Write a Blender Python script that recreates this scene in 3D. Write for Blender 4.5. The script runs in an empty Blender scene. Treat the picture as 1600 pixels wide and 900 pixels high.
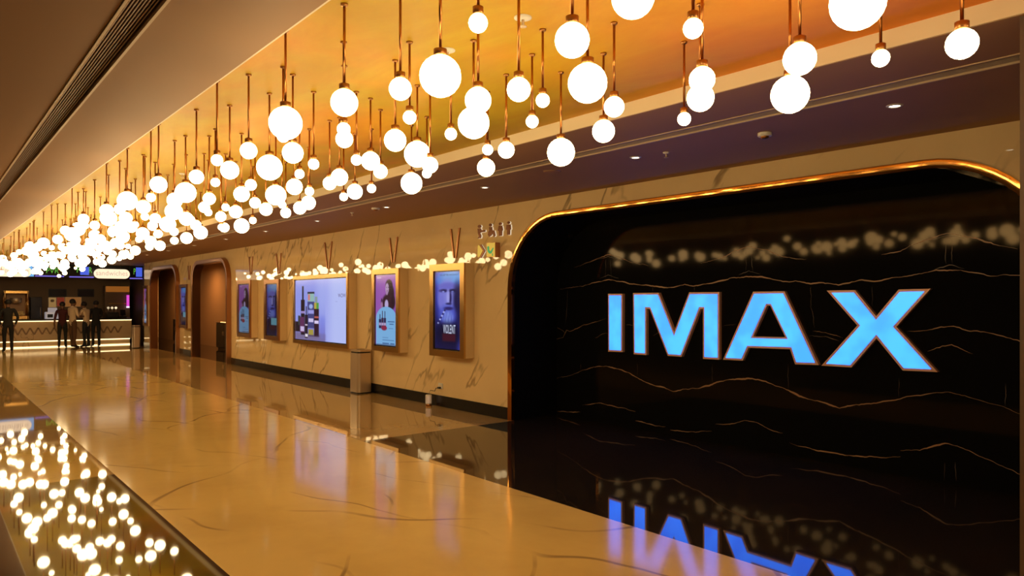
import bpy, bmesh, math, random
from mathutils import Vector, Matrix, noise

random.seed(7)
SC = bpy.context.scene
COL = SC.collection
PI = math.pi

# ------------------------------------------------------------------ camera numbers
FPX = 1140.0
PSI = math.atan(930.0 / FPX)
SN, CS = math.sin(PSI), math.cos(PSI)
EYE = 1.65
HOR = 470.0

def on_x(px, py, X):
    """photo point -> (Y, z) on the vertical plane x = X (the right wall and its parallels)"""
    t = (px - 800.0) / FPX
    Z = X / (SN + CS * t)
    return (Z * CS - SN * Z * t, EYE + (HOR - py) / FPX * Z)

def on_y(px, py, Y):
    """photo point -> (X, z) on the plane y = Y (the far counter)"""
    t = (px - 800.0) / FPX
    Z = Y / (CS - SN * t)
    return (Z * (SN + CS * t), EYE + (HOR - py) / FPX * Z)

def on_z(px, py, z):
    t = (px - 800.0) / FPX
    Z = (z - EYE) / ((HOR - py) / FPX)
    return (Z * (SN + CS * t), Z * (CS - SN * t))

# ------------------------------------------------------------------ materials
def lin(c):
    c = c / 255.0
    return c / 12.92 if c <= 0.04045 else ((c + 0.055) / 1.055) ** 2.4

def rgb(r, g, b):
    return (lin(r), lin(g), lin(b), 1.0)

MATS = {}
def mat(name, base, rough=0.5, metal=0.0, spec=0.5, emit=None, estr=0.0, coat=0.0):
    m = bpy.data.materials.new(name)
    m.use_nodes = True
    b = m.node_tree.nodes['Principled BSDF']
    b.inputs['Base Color'].default_value = (*base[:3], 1)
    b.inputs['Roughness'].default_value = rough
    b.inputs['Metallic'].default_value = metal
    b.inputs['Specular IOR Level'].default_value = spec
    b.inputs['Coat Weight'].default_value = coat
    b.inputs['Coat Roughness'].default_value = 0.02
    if emit:
        b.inputs['Emission Color'].default_value = (*emit[:3], 1)
        b.inputs['Emission Strength'].default_value = estr
    MATS[name] = m
    return m

class NT:
    """tiny helper to wire shader nodes"""
    def __init__(s, m):
        s.t = m.node_tree; s.n = s.t.nodes; s.l = s.t.links
        s.b = s.n['Principled BSDF']
    def node(s, kind, **kw):
        nd = s.n.new(kind)
        for k, v in kw.items():
            if k.startswith('i_'):
                nd.inputs[k[2:].replace('_', ' ')].default_value = v
            else:
                setattr(nd, k, v)
        return nd
    def link(s, a, b): s.l.new(a, b)
    def math(s, op, a, b=None, c=None):
        nd = s.n.new('ShaderNodeMath'); nd.operation = op
        for i, v in enumerate((a, b, c)):
            if v is None: continue
            if isinstance(v, (int, float)): nd.inputs[i].default_value = v
            else: s.l.new(v, nd.inputs[i])
        return nd.outputs[0]
    def mix(s, fac, a, b):
        nd = s.n.new('ShaderNodeMix'); nd.data_type = 'RGBA'
        if isinstance(fac, (int, float)): nd.inputs[0].default_value = fac
        else: s.l.new(fac, nd.inputs[0])
        for i, v in ((6, a), (7, b)):
            if isinstance(v, tuple): nd.inputs[i].default_value = v
            else: s.l.new(v, nd.inputs[i])
        return nd.outputs[2]
    def coords(s, scale=(1, 1, 1), rot=(0, 0, 0), kind='POINT'):
        tc = s.n.new('ShaderNodeTexCoord'); mp = s.n.new('ShaderNodeMapping'); mp.vector_type = kind
        mp.inputs['Scale'].default_value = scale; mp.inputs['Rotation'].default_value = rot
        s.l.new(tc.outputs['Object'], mp.inputs['Vector'])
        return mp.outputs[0]
    def noise(s, vec, scale, detail=4.0, rough=0.55, dist=0.0):
        nd = s.n.new('ShaderNodeTexNoise')
        nd.inputs['Scale'].default_value = scale; nd.inputs['Detail'].default_value = detail
        nd.inputs['Roughness'].default_value = rough; nd.inputs['Distortion'].default_value = dist
        s.l.new(vec, nd.inputs['Vector'])
        return nd.outputs['Fac']
    def ramp(s, fac, lo, hi, a=0.0, b=1.0):
        nd = s.n.new('ShaderNodeMapRange'); nd.clamp = True; nd.interpolation_type = 'SMOOTHSTEP'
        nd.inputs['From Min'].default_value = lo; nd.inputs['From Max'].default_value = hi
        nd.inputs['To Min'].default_value = a; nd.inputs['To Max'].default_value = b
        s.l.new(fac, nd.inputs['Value'])
        return nd.outputs[0]

def veined(name, base, vein, cloud, rough, scale=(1, 1, 1), rot=(0, 0, 0), width=0.012, vscale=0.8,
           amount=0.8, detail=4.0, seed_rot=0.0, coat=0.0, spec=0.5, mask=(0.45, 0.62)):
    m = mat(name, base, rough, coat=coat, spec=spec)
    t = NT(m)
    v = t.coords(scale, rot, 'TEXTURE')
    n1 = t.noise(v, vscale, detail, 0.5, 0.25)
    d = t.math('ABSOLUTE', t.math('SUBTRACT', n1, 0.5))
    line = t.ramp(d, 0.0, width, 1.0, 0.0)
    v2 = t.coords((0.5, 0.5, 0.5), (0.3, 0.7, seed_rot))
    mk = t.ramp(t.noise(v2, 1.1, 3.0, 0.6), mask[0], mask[1])
    fac = t.math('MULTIPLY', t.math('MULTIPLY', line, mk), amount)
    cl = t.ramp(t.noise(t.coords((1, 1, 1), (0.5, 0.1, 0.9)), 0.9, 5.0, 0.6), 0.35, 0.7)
    c = t.mix(cl, base, cloud)
    c = t.mix(fac, c, vein)
    t.link(c, t.b.inputs['Base Color'])
    return m

LAMP = (1.0, 0.74, 0.38)
M_globe = mat('opal_glass', (0.8, 0.8, 0.8), 0.3, emit=LAMP, estr=15.5)
M_copper = mat('copper_rod', (0.55, 0.22, 0.06), 0.3, 1.0)
M_capm = mat('copper_cap', (0.42, 0.2, 0.07), 0.35, 1.0)
M_gold = mat('polished_gold', (0.86, 0.39, 0.09), 0.07, 1.0)
M_brass = mat('brushed_brass', (0.58, 0.34, 0.12), 0.28, 1.0)
M_bronze = mat('bronze', (0.42, 0.20, 0.09), 0.3, 1.0)
M_steel = mat('brushed_steel', (0.70, 0.56, 0.40), 0.38, 0.75)
M_black = mat('black_plastic', (0.012, 0.011, 0.011), 0.3)
M_void = mat('dark_void', (0.01, 0.008, 0.006), 0.9)
M_soffit = mat('soffit_paint', (0.36, 0.20, 0.095), 0.6, spec=0.2)
M_fascia = mat('fascia_paint', (0.78, 0.66, 0.44), 0.5)
M_slat = mat('grille_slat', (0.30, 0.17, 0.10), 0.45)
M_edge = mat('grille_edge', (0.62, 0.45, 0.28), 0.4)
M_white = mat('white_plastic', (0.75, 0.72, 0.66), 0.4)
M_base = mat('black_skirting', (0.012, 0.011, 0.01), 0.25)
M_darkwall = mat('dark_wall', (0.10, 0.065, 0.04), 0.6)
M_farwall = mat('brown_far_wall', (0.26, 0.16, 0.08), 0.6)
M_brownwall = mat('brown_panel', (0.42, 0.24, 0.12), 0.5)

M_wall = veined('cream_marble_wall', (0.82, 0.62, 0.33, 1), (0.27, 0.17, 0.085, 1), (0.88, 0.67, 0.36, 1), 0.02,
                scale=(1, 1, 3.2), rot=(math.radians(34), 0, 0), width=0.020, vscale=1.5, amount=0.8, spec=0.5, mask=(0.43, 0.57))
M_cab = mat('cream_stone_side', (0.82, 0.62, 0.33), 0.3)
def streaks(m, base, cloud, vein):
    # long wandering veins that never close on themselves
    t = NT(m)
    fac = None
    for ang, sc, dist, thr, msk in ((-20, 0.33, 5.0, 0.9965, 0.0), (38, 0.21, 7.0, 0.9975, 1.7), (-52, 0.17, 6.0, 0.998, 3.1)):
        w = t.node('ShaderNodeTexWave', wave_type='BANDS', bands_direction='X')
        t.link(t.coords((1, 1, 1), (0, 0, math.radians(ang))), w.inputs['Vector'])
        for k, v in (('Scale', sc), ('Distortion', dist), ('Detail', 3.0), ('Detail Scale', 0.9), ('Detail Roughness', 0.62), ('Phase Offset', msk)):
            w.inputs[k].default_value = v
        ln = t.ramp(w.outputs['Fac'], thr, 1.0)
        mk = t.ramp(t.noise(t.coords((0.6, 0.6, 0.6), (0.2, msk, 0.4 + msk)), 1.3, 3.0, 0.6), 0.46, 0.64)
        q = t.math('MULTIPLY', ln, mk)
        fac = q if fac is None else t.math('MAXIMUM', fac, q)
    cl = t.ramp(t.noise(t.coords((1, 1, 1), (0.5, 0.1, 0.9)), 0.9, 5.0, 0.6), 0.35, 0.7)
    c = t.mix(t.math('MULTIPLY', fac, 0.7), t.mix(cl, base, cloud), vein)
    t.link(c, t.b.inputs['Base Color'])
M_marble = mat('cream_marble_floor_slab', (0.7, 0.5, 0.17), 0.10, spec=0.38)
streaks(M_marble, (0.72, 0.51, 0.17, 1), (0.63, 0.435, 0.143, 1), (0.20, 0.12, 0.055, 1))
M_granite = veined('black_granite_floor', (0.016, 0.012, 0.010, 1), (0.05, 0.035, 0.022, 1), (0.022, 0.016, 0.012, 1), 0.03,
                   vscale=2.0, amount=0.4, spec=0.5)
M_brownstone = veined('brown_stone_floor', (0.40, 0.26, 0.095, 1), (0.22, 0.14, 0.05, 1), (0.46, 0.30, 0.115, 1), 0.03,
                      vscale=1.6, amount=0.3, spec=0.75)
M_brownstone.node_tree.nodes['Principled BSDF'].inputs['IOR'].default_value = 2.4
M_nero = mat('black_marble', (0.006, 0.006, 0.0065), 0.055, spec=0.14)
M_nero.node_tree.nodes['Principled BSDF'].inputs['Specular Tint'].default_value = (1.0, 0.74, 0.46, 1)
M_vein = mat('gold_vein', (0.42, 0.24, 0.12), 0.35)
M_veinp = mat('pale_vein', (0.20, 0.14, 0.10), 0.35)

def plaster():
    # hand-trowelled metallic plaster: gold for most of the hall, deeper orange towards the near right corner and far end
    m = mat('orange_plaster', (0.6, 0.35, 0.03), 0.5, spec=0.12)
    t = NT(m)
    a = t.noise(t.coords((1, 0.35, 1)), 2.2, 8.0, 0.65, 0.6)
    b = t.noise(t.coords((1, 1, 1), (0, 0, 0.4)), 0.5, 4.0, 0.6, 0.3)
    sp = t.node('ShaderNodeSeparateXYZ'); t.link(t.coords(), sp.inputs[0])
    d = t.math('SUBTRACT', sp.outputs[1], t.math('MULTIPLY', t.math('SUBTRACT', sp.outputs[0], 1.4), 0.9))
    d = t.math('ADD', d, t.math('MULTIPLY', t.math('SUBTRACT', b, 0.5), 3.0))
    near = t.ramp(d, -0.8, 2.6, 1.0, 0.0)
    gold = t.mix(t.ramp(a, 0.3, 0.72), (0.49, 0.285, 0.013, 1), (0.54, 0.38, 0.022, 1))
    deep = t.mix(t.ramp(a, 0.3, 0.72), (0.80, 0.25, 0.022, 1), (0.88, 0.31, 0.034, 1))
    c = t.mix(t.ramp(b, 0.50, 0.72, 0.0, 0.5), gold, deep)
    c = t.mix(near, c, deep)
    t.link(c, t.b.inputs['Base Color'])
    return m
M_plaster = plaster()

def emis(name, col, s=1.0):
    return mat(name, (0.02, 0.02, 0.02), 0.4, emit=col, estr=s)

# ------------------------------------------------------------------ mesh helpers
class MB:
    """collects shapes in one bmesh, each with a material slot"""
    def __init__(s):
        s.bm = bmesh.new(); s.slots = []
    def slot(s, m):
        if m not in s.slots: s.slots.append(m)
        return s.slots.index(m)
    def _mark(s, faces, m, smooth=False):
        i = s.slot(m)
        for f in faces:
            f.material_index = i; f.smooth = smooth
    def box(s, a, b, m, bevel=0.0):
        x0, y0, z0 = (min(a[i], b[i]) for i in range(3)); x1, y1, z1 = (max(a[i], b[i]) for i in range(3))
        r = bmesh.ops.create_cube(s.bm, size=1.0)
        vs = r['verts']
        for v in vs:
            v.co = Vector((x0 + (v.co.x + .5) * (x1 - x0), y0 + (v.co.y + .5) * (y1 - y0), z0 + (v.co.z + .5) * (z1 - z0)))
        fs = {f for v in vs for f in v.link_faces}
        if bevel > 0:
            es = {e for v in vs for e in v.link_edges}
            rb = bmesh.ops.bevel(s.bm, geom=list(es), offset=bevel, segments=2, profile=0.5, affect='EDGES')
            fs = {f for f in fs if f.is_valid} | set(rb['faces'])
        s._mark(fs, m)
        return s
    def quad(s, pts, m):
        f = s.bm.faces.new([s.bm.verts.new(p) for p in pts])
        s._mark([f], m)
        return s
    def tube(s, pts, r, m, n=10, caps=True):
        pts = [Vector(p) for p in pts]
        rr = r if isinstance(r, (list, tuple)) else [r] * len(pts)
        rings = []
        for i, p in enumerate(pts):
            d = (pts[min(i + 1, len(pts) - 1)] - pts[max(i - 1, 0)]).normalized()
            u = d.orthogonal().normalized() if abs(d.z) < 0.95 else Vector((1, 0, 0)).cross(d).normalized()
            w = d.cross(u)
            rings.append([s.bm.verts.new(p + (u * math.cos(2 * PI * k / n) + w * math.sin(2 * PI * k / n)) * rr[i]) for k in range(n)])
        fs = []
        for a, b in zip(rings, rings[1:]):
            for k in range(n):
                fs.append(s.bm.faces.new((a[k], a[(k + 1) % n], b[(k + 1) % n], b[k])))
        s._mark(fs, m, True)
        if caps:
            s._mark([s.bm.faces.new(rings[0][::-1]), s.bm.faces.new(rings[-1])], m)
        return s
    def lathe(s, prof, m, n=24, c=(0, 0, 0)):
        """prof: list of (radius, z)"""
        rings = []
        for r, z in prof:
            if r < 1e-6:
                rings.append([s.bm.verts.new((c[0], c[1], c[2] + z))])
            else:
                rings.append([s.bm.verts.new((c[0] + r * math.cos(2 * PI * k / n), c[1] + r * math.sin(2 * PI * k / n), c[2] + z)) for k in range(n)])
        fs = []
        for a, b in zip(rings, rings[1:]):
            for k in range(n):
                q = [a[k % len(a)], a[(k + 1) % len(a)], b[(k + 1) % len(b)], b[k % len(b)]]
                u = []
                for v in q:
                    if v not in u: u.append(v)
                if len(u) > 2: fs.append(s.bm.faces.new(u))
        s._mark(fs, m, True)
        for e in s.bm.edges: pass
        return s
    def ball(s, c, r, m, seg=16, sc=(1, 1, 1)):
        R = bmesh.ops.create_uvsphere(s.bm, u_segments=seg, v_segments=max(6, seg // 2), radius=r)
        for v in R['verts']:
            v.co = Vector((c[0] + v.co.x * sc[0], c[1] + v.co.y * sc[1], c[2] + v.co.z * sc[2]))
        s._mark({f for v in R['verts'] for f in v.link_faces}, m, True)
        return s
    def prism(s, poly, fn, d0, d1, m, m_side=None):
        """poly of (a, b); fn(a, b, d) -> point; solid between depths d0 and d1"""
        A = [s.bm.verts.new(fn(a, b, d0)) for a, b in poly]
        B = [s.bm.verts.new(fn(a, b, d1)) for a, b in poly]
        n = len(poly)
        f = [s.bm.faces.new(A), s.bm.faces.new(B[::-1])]
        s._mark(f, m)
        g = [s.bm.faces.new((A[k], B[k], B[(k + 1) % n], A[(k + 1) % n])) for k in range(n)]
        s._mark(g, m_side or m)
        return s
    def strip(s, pa, pb, m, closed=False, smooth=False):
        """quads between two rows of points"""
        A = [s.bm.verts.new(p) for p in pa]; B = [s.bm.verts.new(p) for p in pb]
        n = len(A); fs = []
        for k in range(n if closed else n - 1):
            fs.append(s.bm.faces.new((A[k], A[(k + 1) % n], B[(k + 1) % n], B[k])))
        s._mark(fs, m, smooth)
        return s
    def build(s, name, parent=None, normals=True):
        if normals: bmesh.ops.recalc_face_normals(s.bm, faces=s.bm.faces[:])
        me = bpy.data.meshes.new(name)
        s.bm.to_mesh(me); s.bm.free()
        for m in s.slots: me.materials.append(m)
        o = bpy.data.objects.new(name, me)
        COL.objects.link(o)
        if parent is not None: adopt(o, parent)
        return o

def adopt(o, parent):
    """parent without moving: geometry is given in world coordinates"""
    o.parent = parent
    o.matrix_parent_inverse = world_of(parent).inverted()

def world_of(o):
    m = Matrix.LocRotScale(o.location, o.rotation_euler, o.scale)
    return (world_of(o.parent) @ o.matrix_parent_inverse @ m) if o.parent else m

def tag(o, label, cat, group=None, kind=None):
    o['label'] = label; o['category'] = cat
    if group: o['group'] = group
    if kind: o['kind'] = kind
    return o

def struct(o, label=None):
    o['kind'] = 'structure'
    if label: o['label'] = label
    return o

def thing(name, label, cat, loc=(0, 0, 0), group=None):
    o = bpy.data.objects.new(name, None)
    o.empty_display_size = 0.1
    COL.objects.link(o); o.location = loc
    return tag(o, label, cat, group)

def text_mesh(txt, size, depth=0.0, spacing=1.0, align='LEFT'):
    cu = bpy.data.curves.new('lettering', 'FONT')
    cu.body = txt; cu.size = size; cu.extrude = depth; cu.space_character = spacing; cu.align_x = align
    cu.resolution_u = 3
    o = bpy.data.objects.new('lettering', cu); COL.objects.link(o)
    dg = bpy.context.evaluated_depsgraph_get(); dg.update()
    me = bpy.data.meshes.new_from_object(o.evaluated_get(dg))
    bpy.data.objects.remove(o); bpy.data.curves.remove(cu)
    return me

def place_text(name, txt, fn, width, height, m, parent, spacing=1.0, thick=0.0):
    """lettering stretched into width x height; fn(a, b, d) gives the point, a to the reader's right, b up"""
    me = text_mesh(txt, 1.0, 0.0, spacing)
    xs = [v.co.x for v in me.vertices]; ys = [v.co.y for v in me.vertices]
    x0, x1, y0, y1 = min(xs), max(xs), min(ys), max(ys)
    for v in me.vertices:
        a = (v.co.x - x0) / (x1 - x0) * width; b = (v.co.y - y0) / (y1 - y0) * height
        v.co = Vector(fn(a, b, thick))
    me.materials.clear(); me.materials.append(m); me.name = name
    for p in me.polygons: p.material_index = 0
    o = bpy.data.objects.new(name, me); COL.objects.link(o); adopt(o, parent)
    return o

def curve_solid(loops, fn, d0, d1, m_face, m_side, mb):
    """outline with holes (first loop outer); solid between d0 (front) and d1"""
    cu = bpy.data.curves.new('outline', 'CURVE'); cu.dimensions = '2D'; cu.fill_mode = 'BOTH'
    for lp in loops:
        sp = cu.splines.new('POLY'); sp.points.add(len(lp) - 1)
        for p, (a, b) in zip(sp.points, lp): p.co = (a, b, 0, 1)
        sp.use_cyclic_u = True
    o = bpy.data.objects.new('outline', cu); COL.objects.link(o)
    dg = bpy.context.evaluated_depsgraph_get(); dg.update()
    me = bpy.data.meshes.new_from_object(o.evaluated_get(dg))
    bpy.data.objects.remove(o); bpy.data.curves.remove(cu)
    for d, flip in ((d0, False), (d1, True)):
        if d is None: continue
        vs = [mb.bm.verts.new(fn(v.co.x, v.co.y, d)) for v in me.vertices]
        fs = []
        for p in me.polygons:
            q = [vs[i] for i in p.vertices]
            try: fs.append(mb.bm.faces.new(q[::-1] if flip else q))
            except ValueError: pass
        mb._mark(fs, m_face)
    if d1 is not None:
        for lp in loops:
            mb.strip([fn(a, b, d0) for a, b in lp], [fn(a, b, d1) for a, b in lp], m_side, closed=True)
    bpy.data.meshes.remove(me)

def inset(poly, w):
    """mitred inset of a closed outline"""
    n = len(poly); area = sum(poly[i][0] * poly[(i + 1) % n][1] - poly[(i + 1) % n][0] * poly[i][1] for i in range(n))
    sg = 1.0 if area > 0 else -1.0
    out = []
    for i in range(n):
        p0, p, p1 = Vector(poly[i - 1]), Vector(poly[i]), Vector(poly[(i + 1) % n])
        d0, d1 = (p - p0).normalized(), (p1 - p).normalized()
        n0, n1 = Vector((-d0.y, d0.x)) * sg, Vector((-d1.y, d1.x)) * sg
        k = n0 + n1
        if k.length < 1e-6: out.append(tuple(p + n0 * w)); continue
        k.normalize()
        out.append(tuple(p + k * (w / max(0.35, k.dot(n0)))))
    return out

# ------------------------------------------------------------------ room measurements
XW = 6.35          # face of the right wall
XP = 7.20          # black panel at the back of the niche
ZS = 2.99          # soffit
ZC = 3.09          # orange ceiling inside the coffer
CX0, CX1 = 1.42, 4.01      # coffer
BX0, BX1 = 1.456, 4.06     # pale marble band on the floor
CY1 = 28.3
YF = 33.2
YN = -4.0
XL = -6.0
YEND = 28.75        # end of the right wall

def arch(y0, y1, zt, R, n=14):
    """opening outline from (y0, 0) up, over and down to (y1, 0); y0 < y1"""
    p = [(y0, 0.0)]
    for k in range(n + 1):
        a = PI - PI / 2 * k / n
        p.append((y0 + R + R * math.cos(a), zt - R + R * math.sin(a)))
    for k in range(n + 1):
        a = PI / 2 - PI / 2 * k / n
        p.append((y1 - R + R * math.cos(a), zt - R + R * math.sin(a)))
    p.append((y1, 0.0))
    return p

NICHE = (1.556, 7.80, 2.735, 0.93)
DOORS = [(19.45, 22.45, 2.70, 0.50), (24.25, 27.35, 2.70, 0.50)]

# floor
b = MB(); b.box((BX0, YN, -0.1), (BX1, YF, 0), M_marble); struct(b.build('floor'), 'pale cream polished marble band down the middle of the lobby floor')
b = MB(); b.box((XL, YN, -0.1), (BX0, 7.77, 0), M_granite); b.box((BX1, YN, -0.1), (XP + 0.1, 7.77, 0), M_granite)
struct(b.build('floor_border'), 'polished black granite floor in front of the black niche')
b = MB(); b.box((XL, 7.77, -0.1), (BX0, YF, 0), M_brownstone); b.box((BX1, 7.77, -0.1), (XW + 0.02, YF, 0), M_brownstone); b.box((XW + 0.02, 7.77, -0.1), (9.2, 36.6, 0), M_granite)
struct(b.build('floor_far_border'), 'polished dark stone floor along both sides of the pale band')

# ceiling
G1 = (0.716, 0.874); G2 = (4.62, 4.80)
b = MB()
b.box((XL, YN, ZS), (G1[0], YF, ZS + 0.25), M_soffit)
b.box((G1[1], YN, ZS), (CX0, YF, ZS + 0.25), M_soffit)
b.box((CX0, CY1, ZS), (CX1, YF, ZS + 0.25), M_soffit)
b.box((CX0, YN, ZS), (CX1, -1.6, ZS + 0.25), M_soffit)
b.box((CX1, YN, ZS), (G2[0], YF, ZS + 0.25), M_soffit)
b.box((G2[1], YN, ZS), (9.2, 36.6, ZS + 0.25), M_soffit)
struct(b.build('ceiling_soffit'), 'plain brown-lit soffit either side of the orange ceiling')
b = MB(); b.box((CX0, -1.6, ZC), (CX1, CY1, ZC + 0.1), M_plaster)
struct(b.build('ceiling'), 'orange and gold mottled plaster ceiling above the globes')
b = MB()
b.box((CX0, -1.6, ZS + 0.002), (CX0 + 0.012, CY1, ZC), M_fascia)
b.box((CX1 - 0.012, -1.6, ZS + 0.002), (CX1, CY1, ZC), M_fascia)
b.box((CX0, CY1 - 0.012, ZS + 0.002), (CX1, CY1, ZC), M_fascia)
struct(b.build('trim_1'), 'cream upstand around the orange ceiling recess')

def grille(name, X0, X1, y0, y1, n, slat, edge, label, depth):
    t = thing(name, label, 'air grille', ((X0 + X1) / 2, (y0 + y1) / 2, ZS))
    b = MB(); b.box((X0, y0, ZS - 0.006), (X0 + 0.014, y1, ZS + 0.03), edge); b.box((X1 - 0.014, y0, ZS - 0.006), (X1, y1, ZS + 0.03), edge)
    b.build('edge_frame', t)
    b = MB(); b.box((X0 + 0.001, y0, ZS + 0.10), (X1 - 0.001, y1, ZS + 0.12), M_void)
    b.build('backing', t)
    b = MB()
    for k in range(n):
        x = X0 + 0.022 + (X1 - X0 - 0.044) * (k + 0.5) / n
        b.box((x - 0.003, y0, ZS + depth), (x + 0.003, y1, ZS + depth + 0.022), slat)
    b.build('slats', t)
    return t
grille('linear_air_grille', G1[0], G1[1], -1.5, 28.0, 8, M_slat, M_edge, 'long dark slotted air grille in the left ceiling soffit', 0.014)
grille('linear_air_grille', G2[0], G2[1], 1.2, 29.0, 7, mat('pale_slat', (0.40, 0.29, 0.19), 0.5), M_edge, 'long pale slotted air grille in the soffit above the black niche', 0.004)

# right wall with niche and two doorways cut out
outline = [(1.16, 0.0)] + arch(*NICHE) + arch(*DOORS[0]) + arch(*DOORS[1]) + [(YEND, 0.0), (YEND, ZS), (1.16, ZS)]
b = MB(); b.prism(outline, lambda a, z, d: (d, a, z), XW, XW + 0.02, M_wall)
struct(b.build('wall_right'), 'cream veined marble wall')
# other walls
b = MB(); b.box((XL - 0.1, YN, 0), (XL, YF, ZS), M_darkwall); struct(b.build('wall_left'), 'plain dark wall out of sight on the left')
b = MB(); b.box((XL, YN - 0.1, 0), (9.2, YN, ZS), M_darkwall); struct(b.build('wall_back'), 'plain dark wall behind the viewer')
b = MB(); b.box((XL, YF, 0), (6.80, YF + 0.1, ZS), M_farwall); struct(b.build('wall_far'), 'dark wall behind the food counter')
b = MB(); b.box((4.03, 0.95, 0), (9.2, 1.152, ZS), M_darkwall); struct(b.build('wall_near'), 'dark brown wall end at the right edge')
b = MB(); b.box((9.1, 1.16, 0), (9.2, 36.6, ZS), M_darkwall); struct(b.build('wall_outer'), 'outer wall closing the side rooms')
b = MB(); b.box((XW + 0.021, YEND - 0.02, 0), (6.82, YEND, ZS), M_wall); b.box((6.80, YEND, 0), (6.82, YF, ZS), M_darkwall); struct(b.build('wall_side'), 'dark side wall beside the end of the counter')

# baseboards between the openings
b = MB()
for y0, y1 in ((NICHE[1] + 0.05, DOORS[0][0] - 0.12), (DOORS[0][1] + 0.12, DOORS[1][0] - 0.12), (DOORS[1][1] + 0.12, YEND)):
    b.box((XW - 0.012, y0, 0), (XW, y1, 0.17), M_base)
struct(b.build('baseboard_right'), 'black skirting along the cream marble wall')

# niche: black marble reveal and back panel with gold veins
def path_off(y0, y1, zt, R, w):
    return arch(y0 - w, y1 + w, zt + w, R + w)
b = MB()
pi = path_off(*NICHE, -0.001)
b.strip([(XW + 0.02, y, z) for y, z in pi], [(XP, y, z) for y, z in pi], M_nero, smooth=False)
b.prism(pi, lambda a, z, d: (d, a, z), XP, XP + 0.05, M_nero)

def ribbon(pts, w, m, jit=0.010):
    P = [Vector(on_x(px, py, XP)) for px, py in pts]
    Q = []
    for p, q in zip(P, P[1:]):
        n = max(2, int((q - p).length / 0.022))
        for k in range(n):
            Q.append(p.lerp(q, k / n))
    Q.append(P[-1])
    R = []
    for i, q in enumerate(Q):
        j = noise.noise(Vector((q.x * 9.0, q.y * 9.0, 3.1))) * jit + noise.noise(Vector((q.x * 40.0, q.y * 40.0, 7.7))) * jit * 0.6
        d = (Q[min(i + 1, len(Q) - 1)] - Q[max(i - 1, 0)])
        d = d.normalized() if d.length > 1e-9 else Vector((1, 0))
        nr = Vector((-d.y, d.x))
        ww = w * (0.25 + 1.3 * abs(noise.noise(Vector((q.x * 5.0, q.y * 5.0, 1.3)))))
        ww *= min(1.0, 0.15 + 4.0 * min(i, len(Q) - 1 - i) / len(Q))
        c = q + nr * j
        R.append((c + nr * ww, c - nr * ww))
    b.strip([(XP - 0.0006, u.x, u.y) for u, _ in R], [(XP - 0.0006, l.x, l.y) for _, l in R], m)
G, Pv = M_vein, M_veinp
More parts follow.
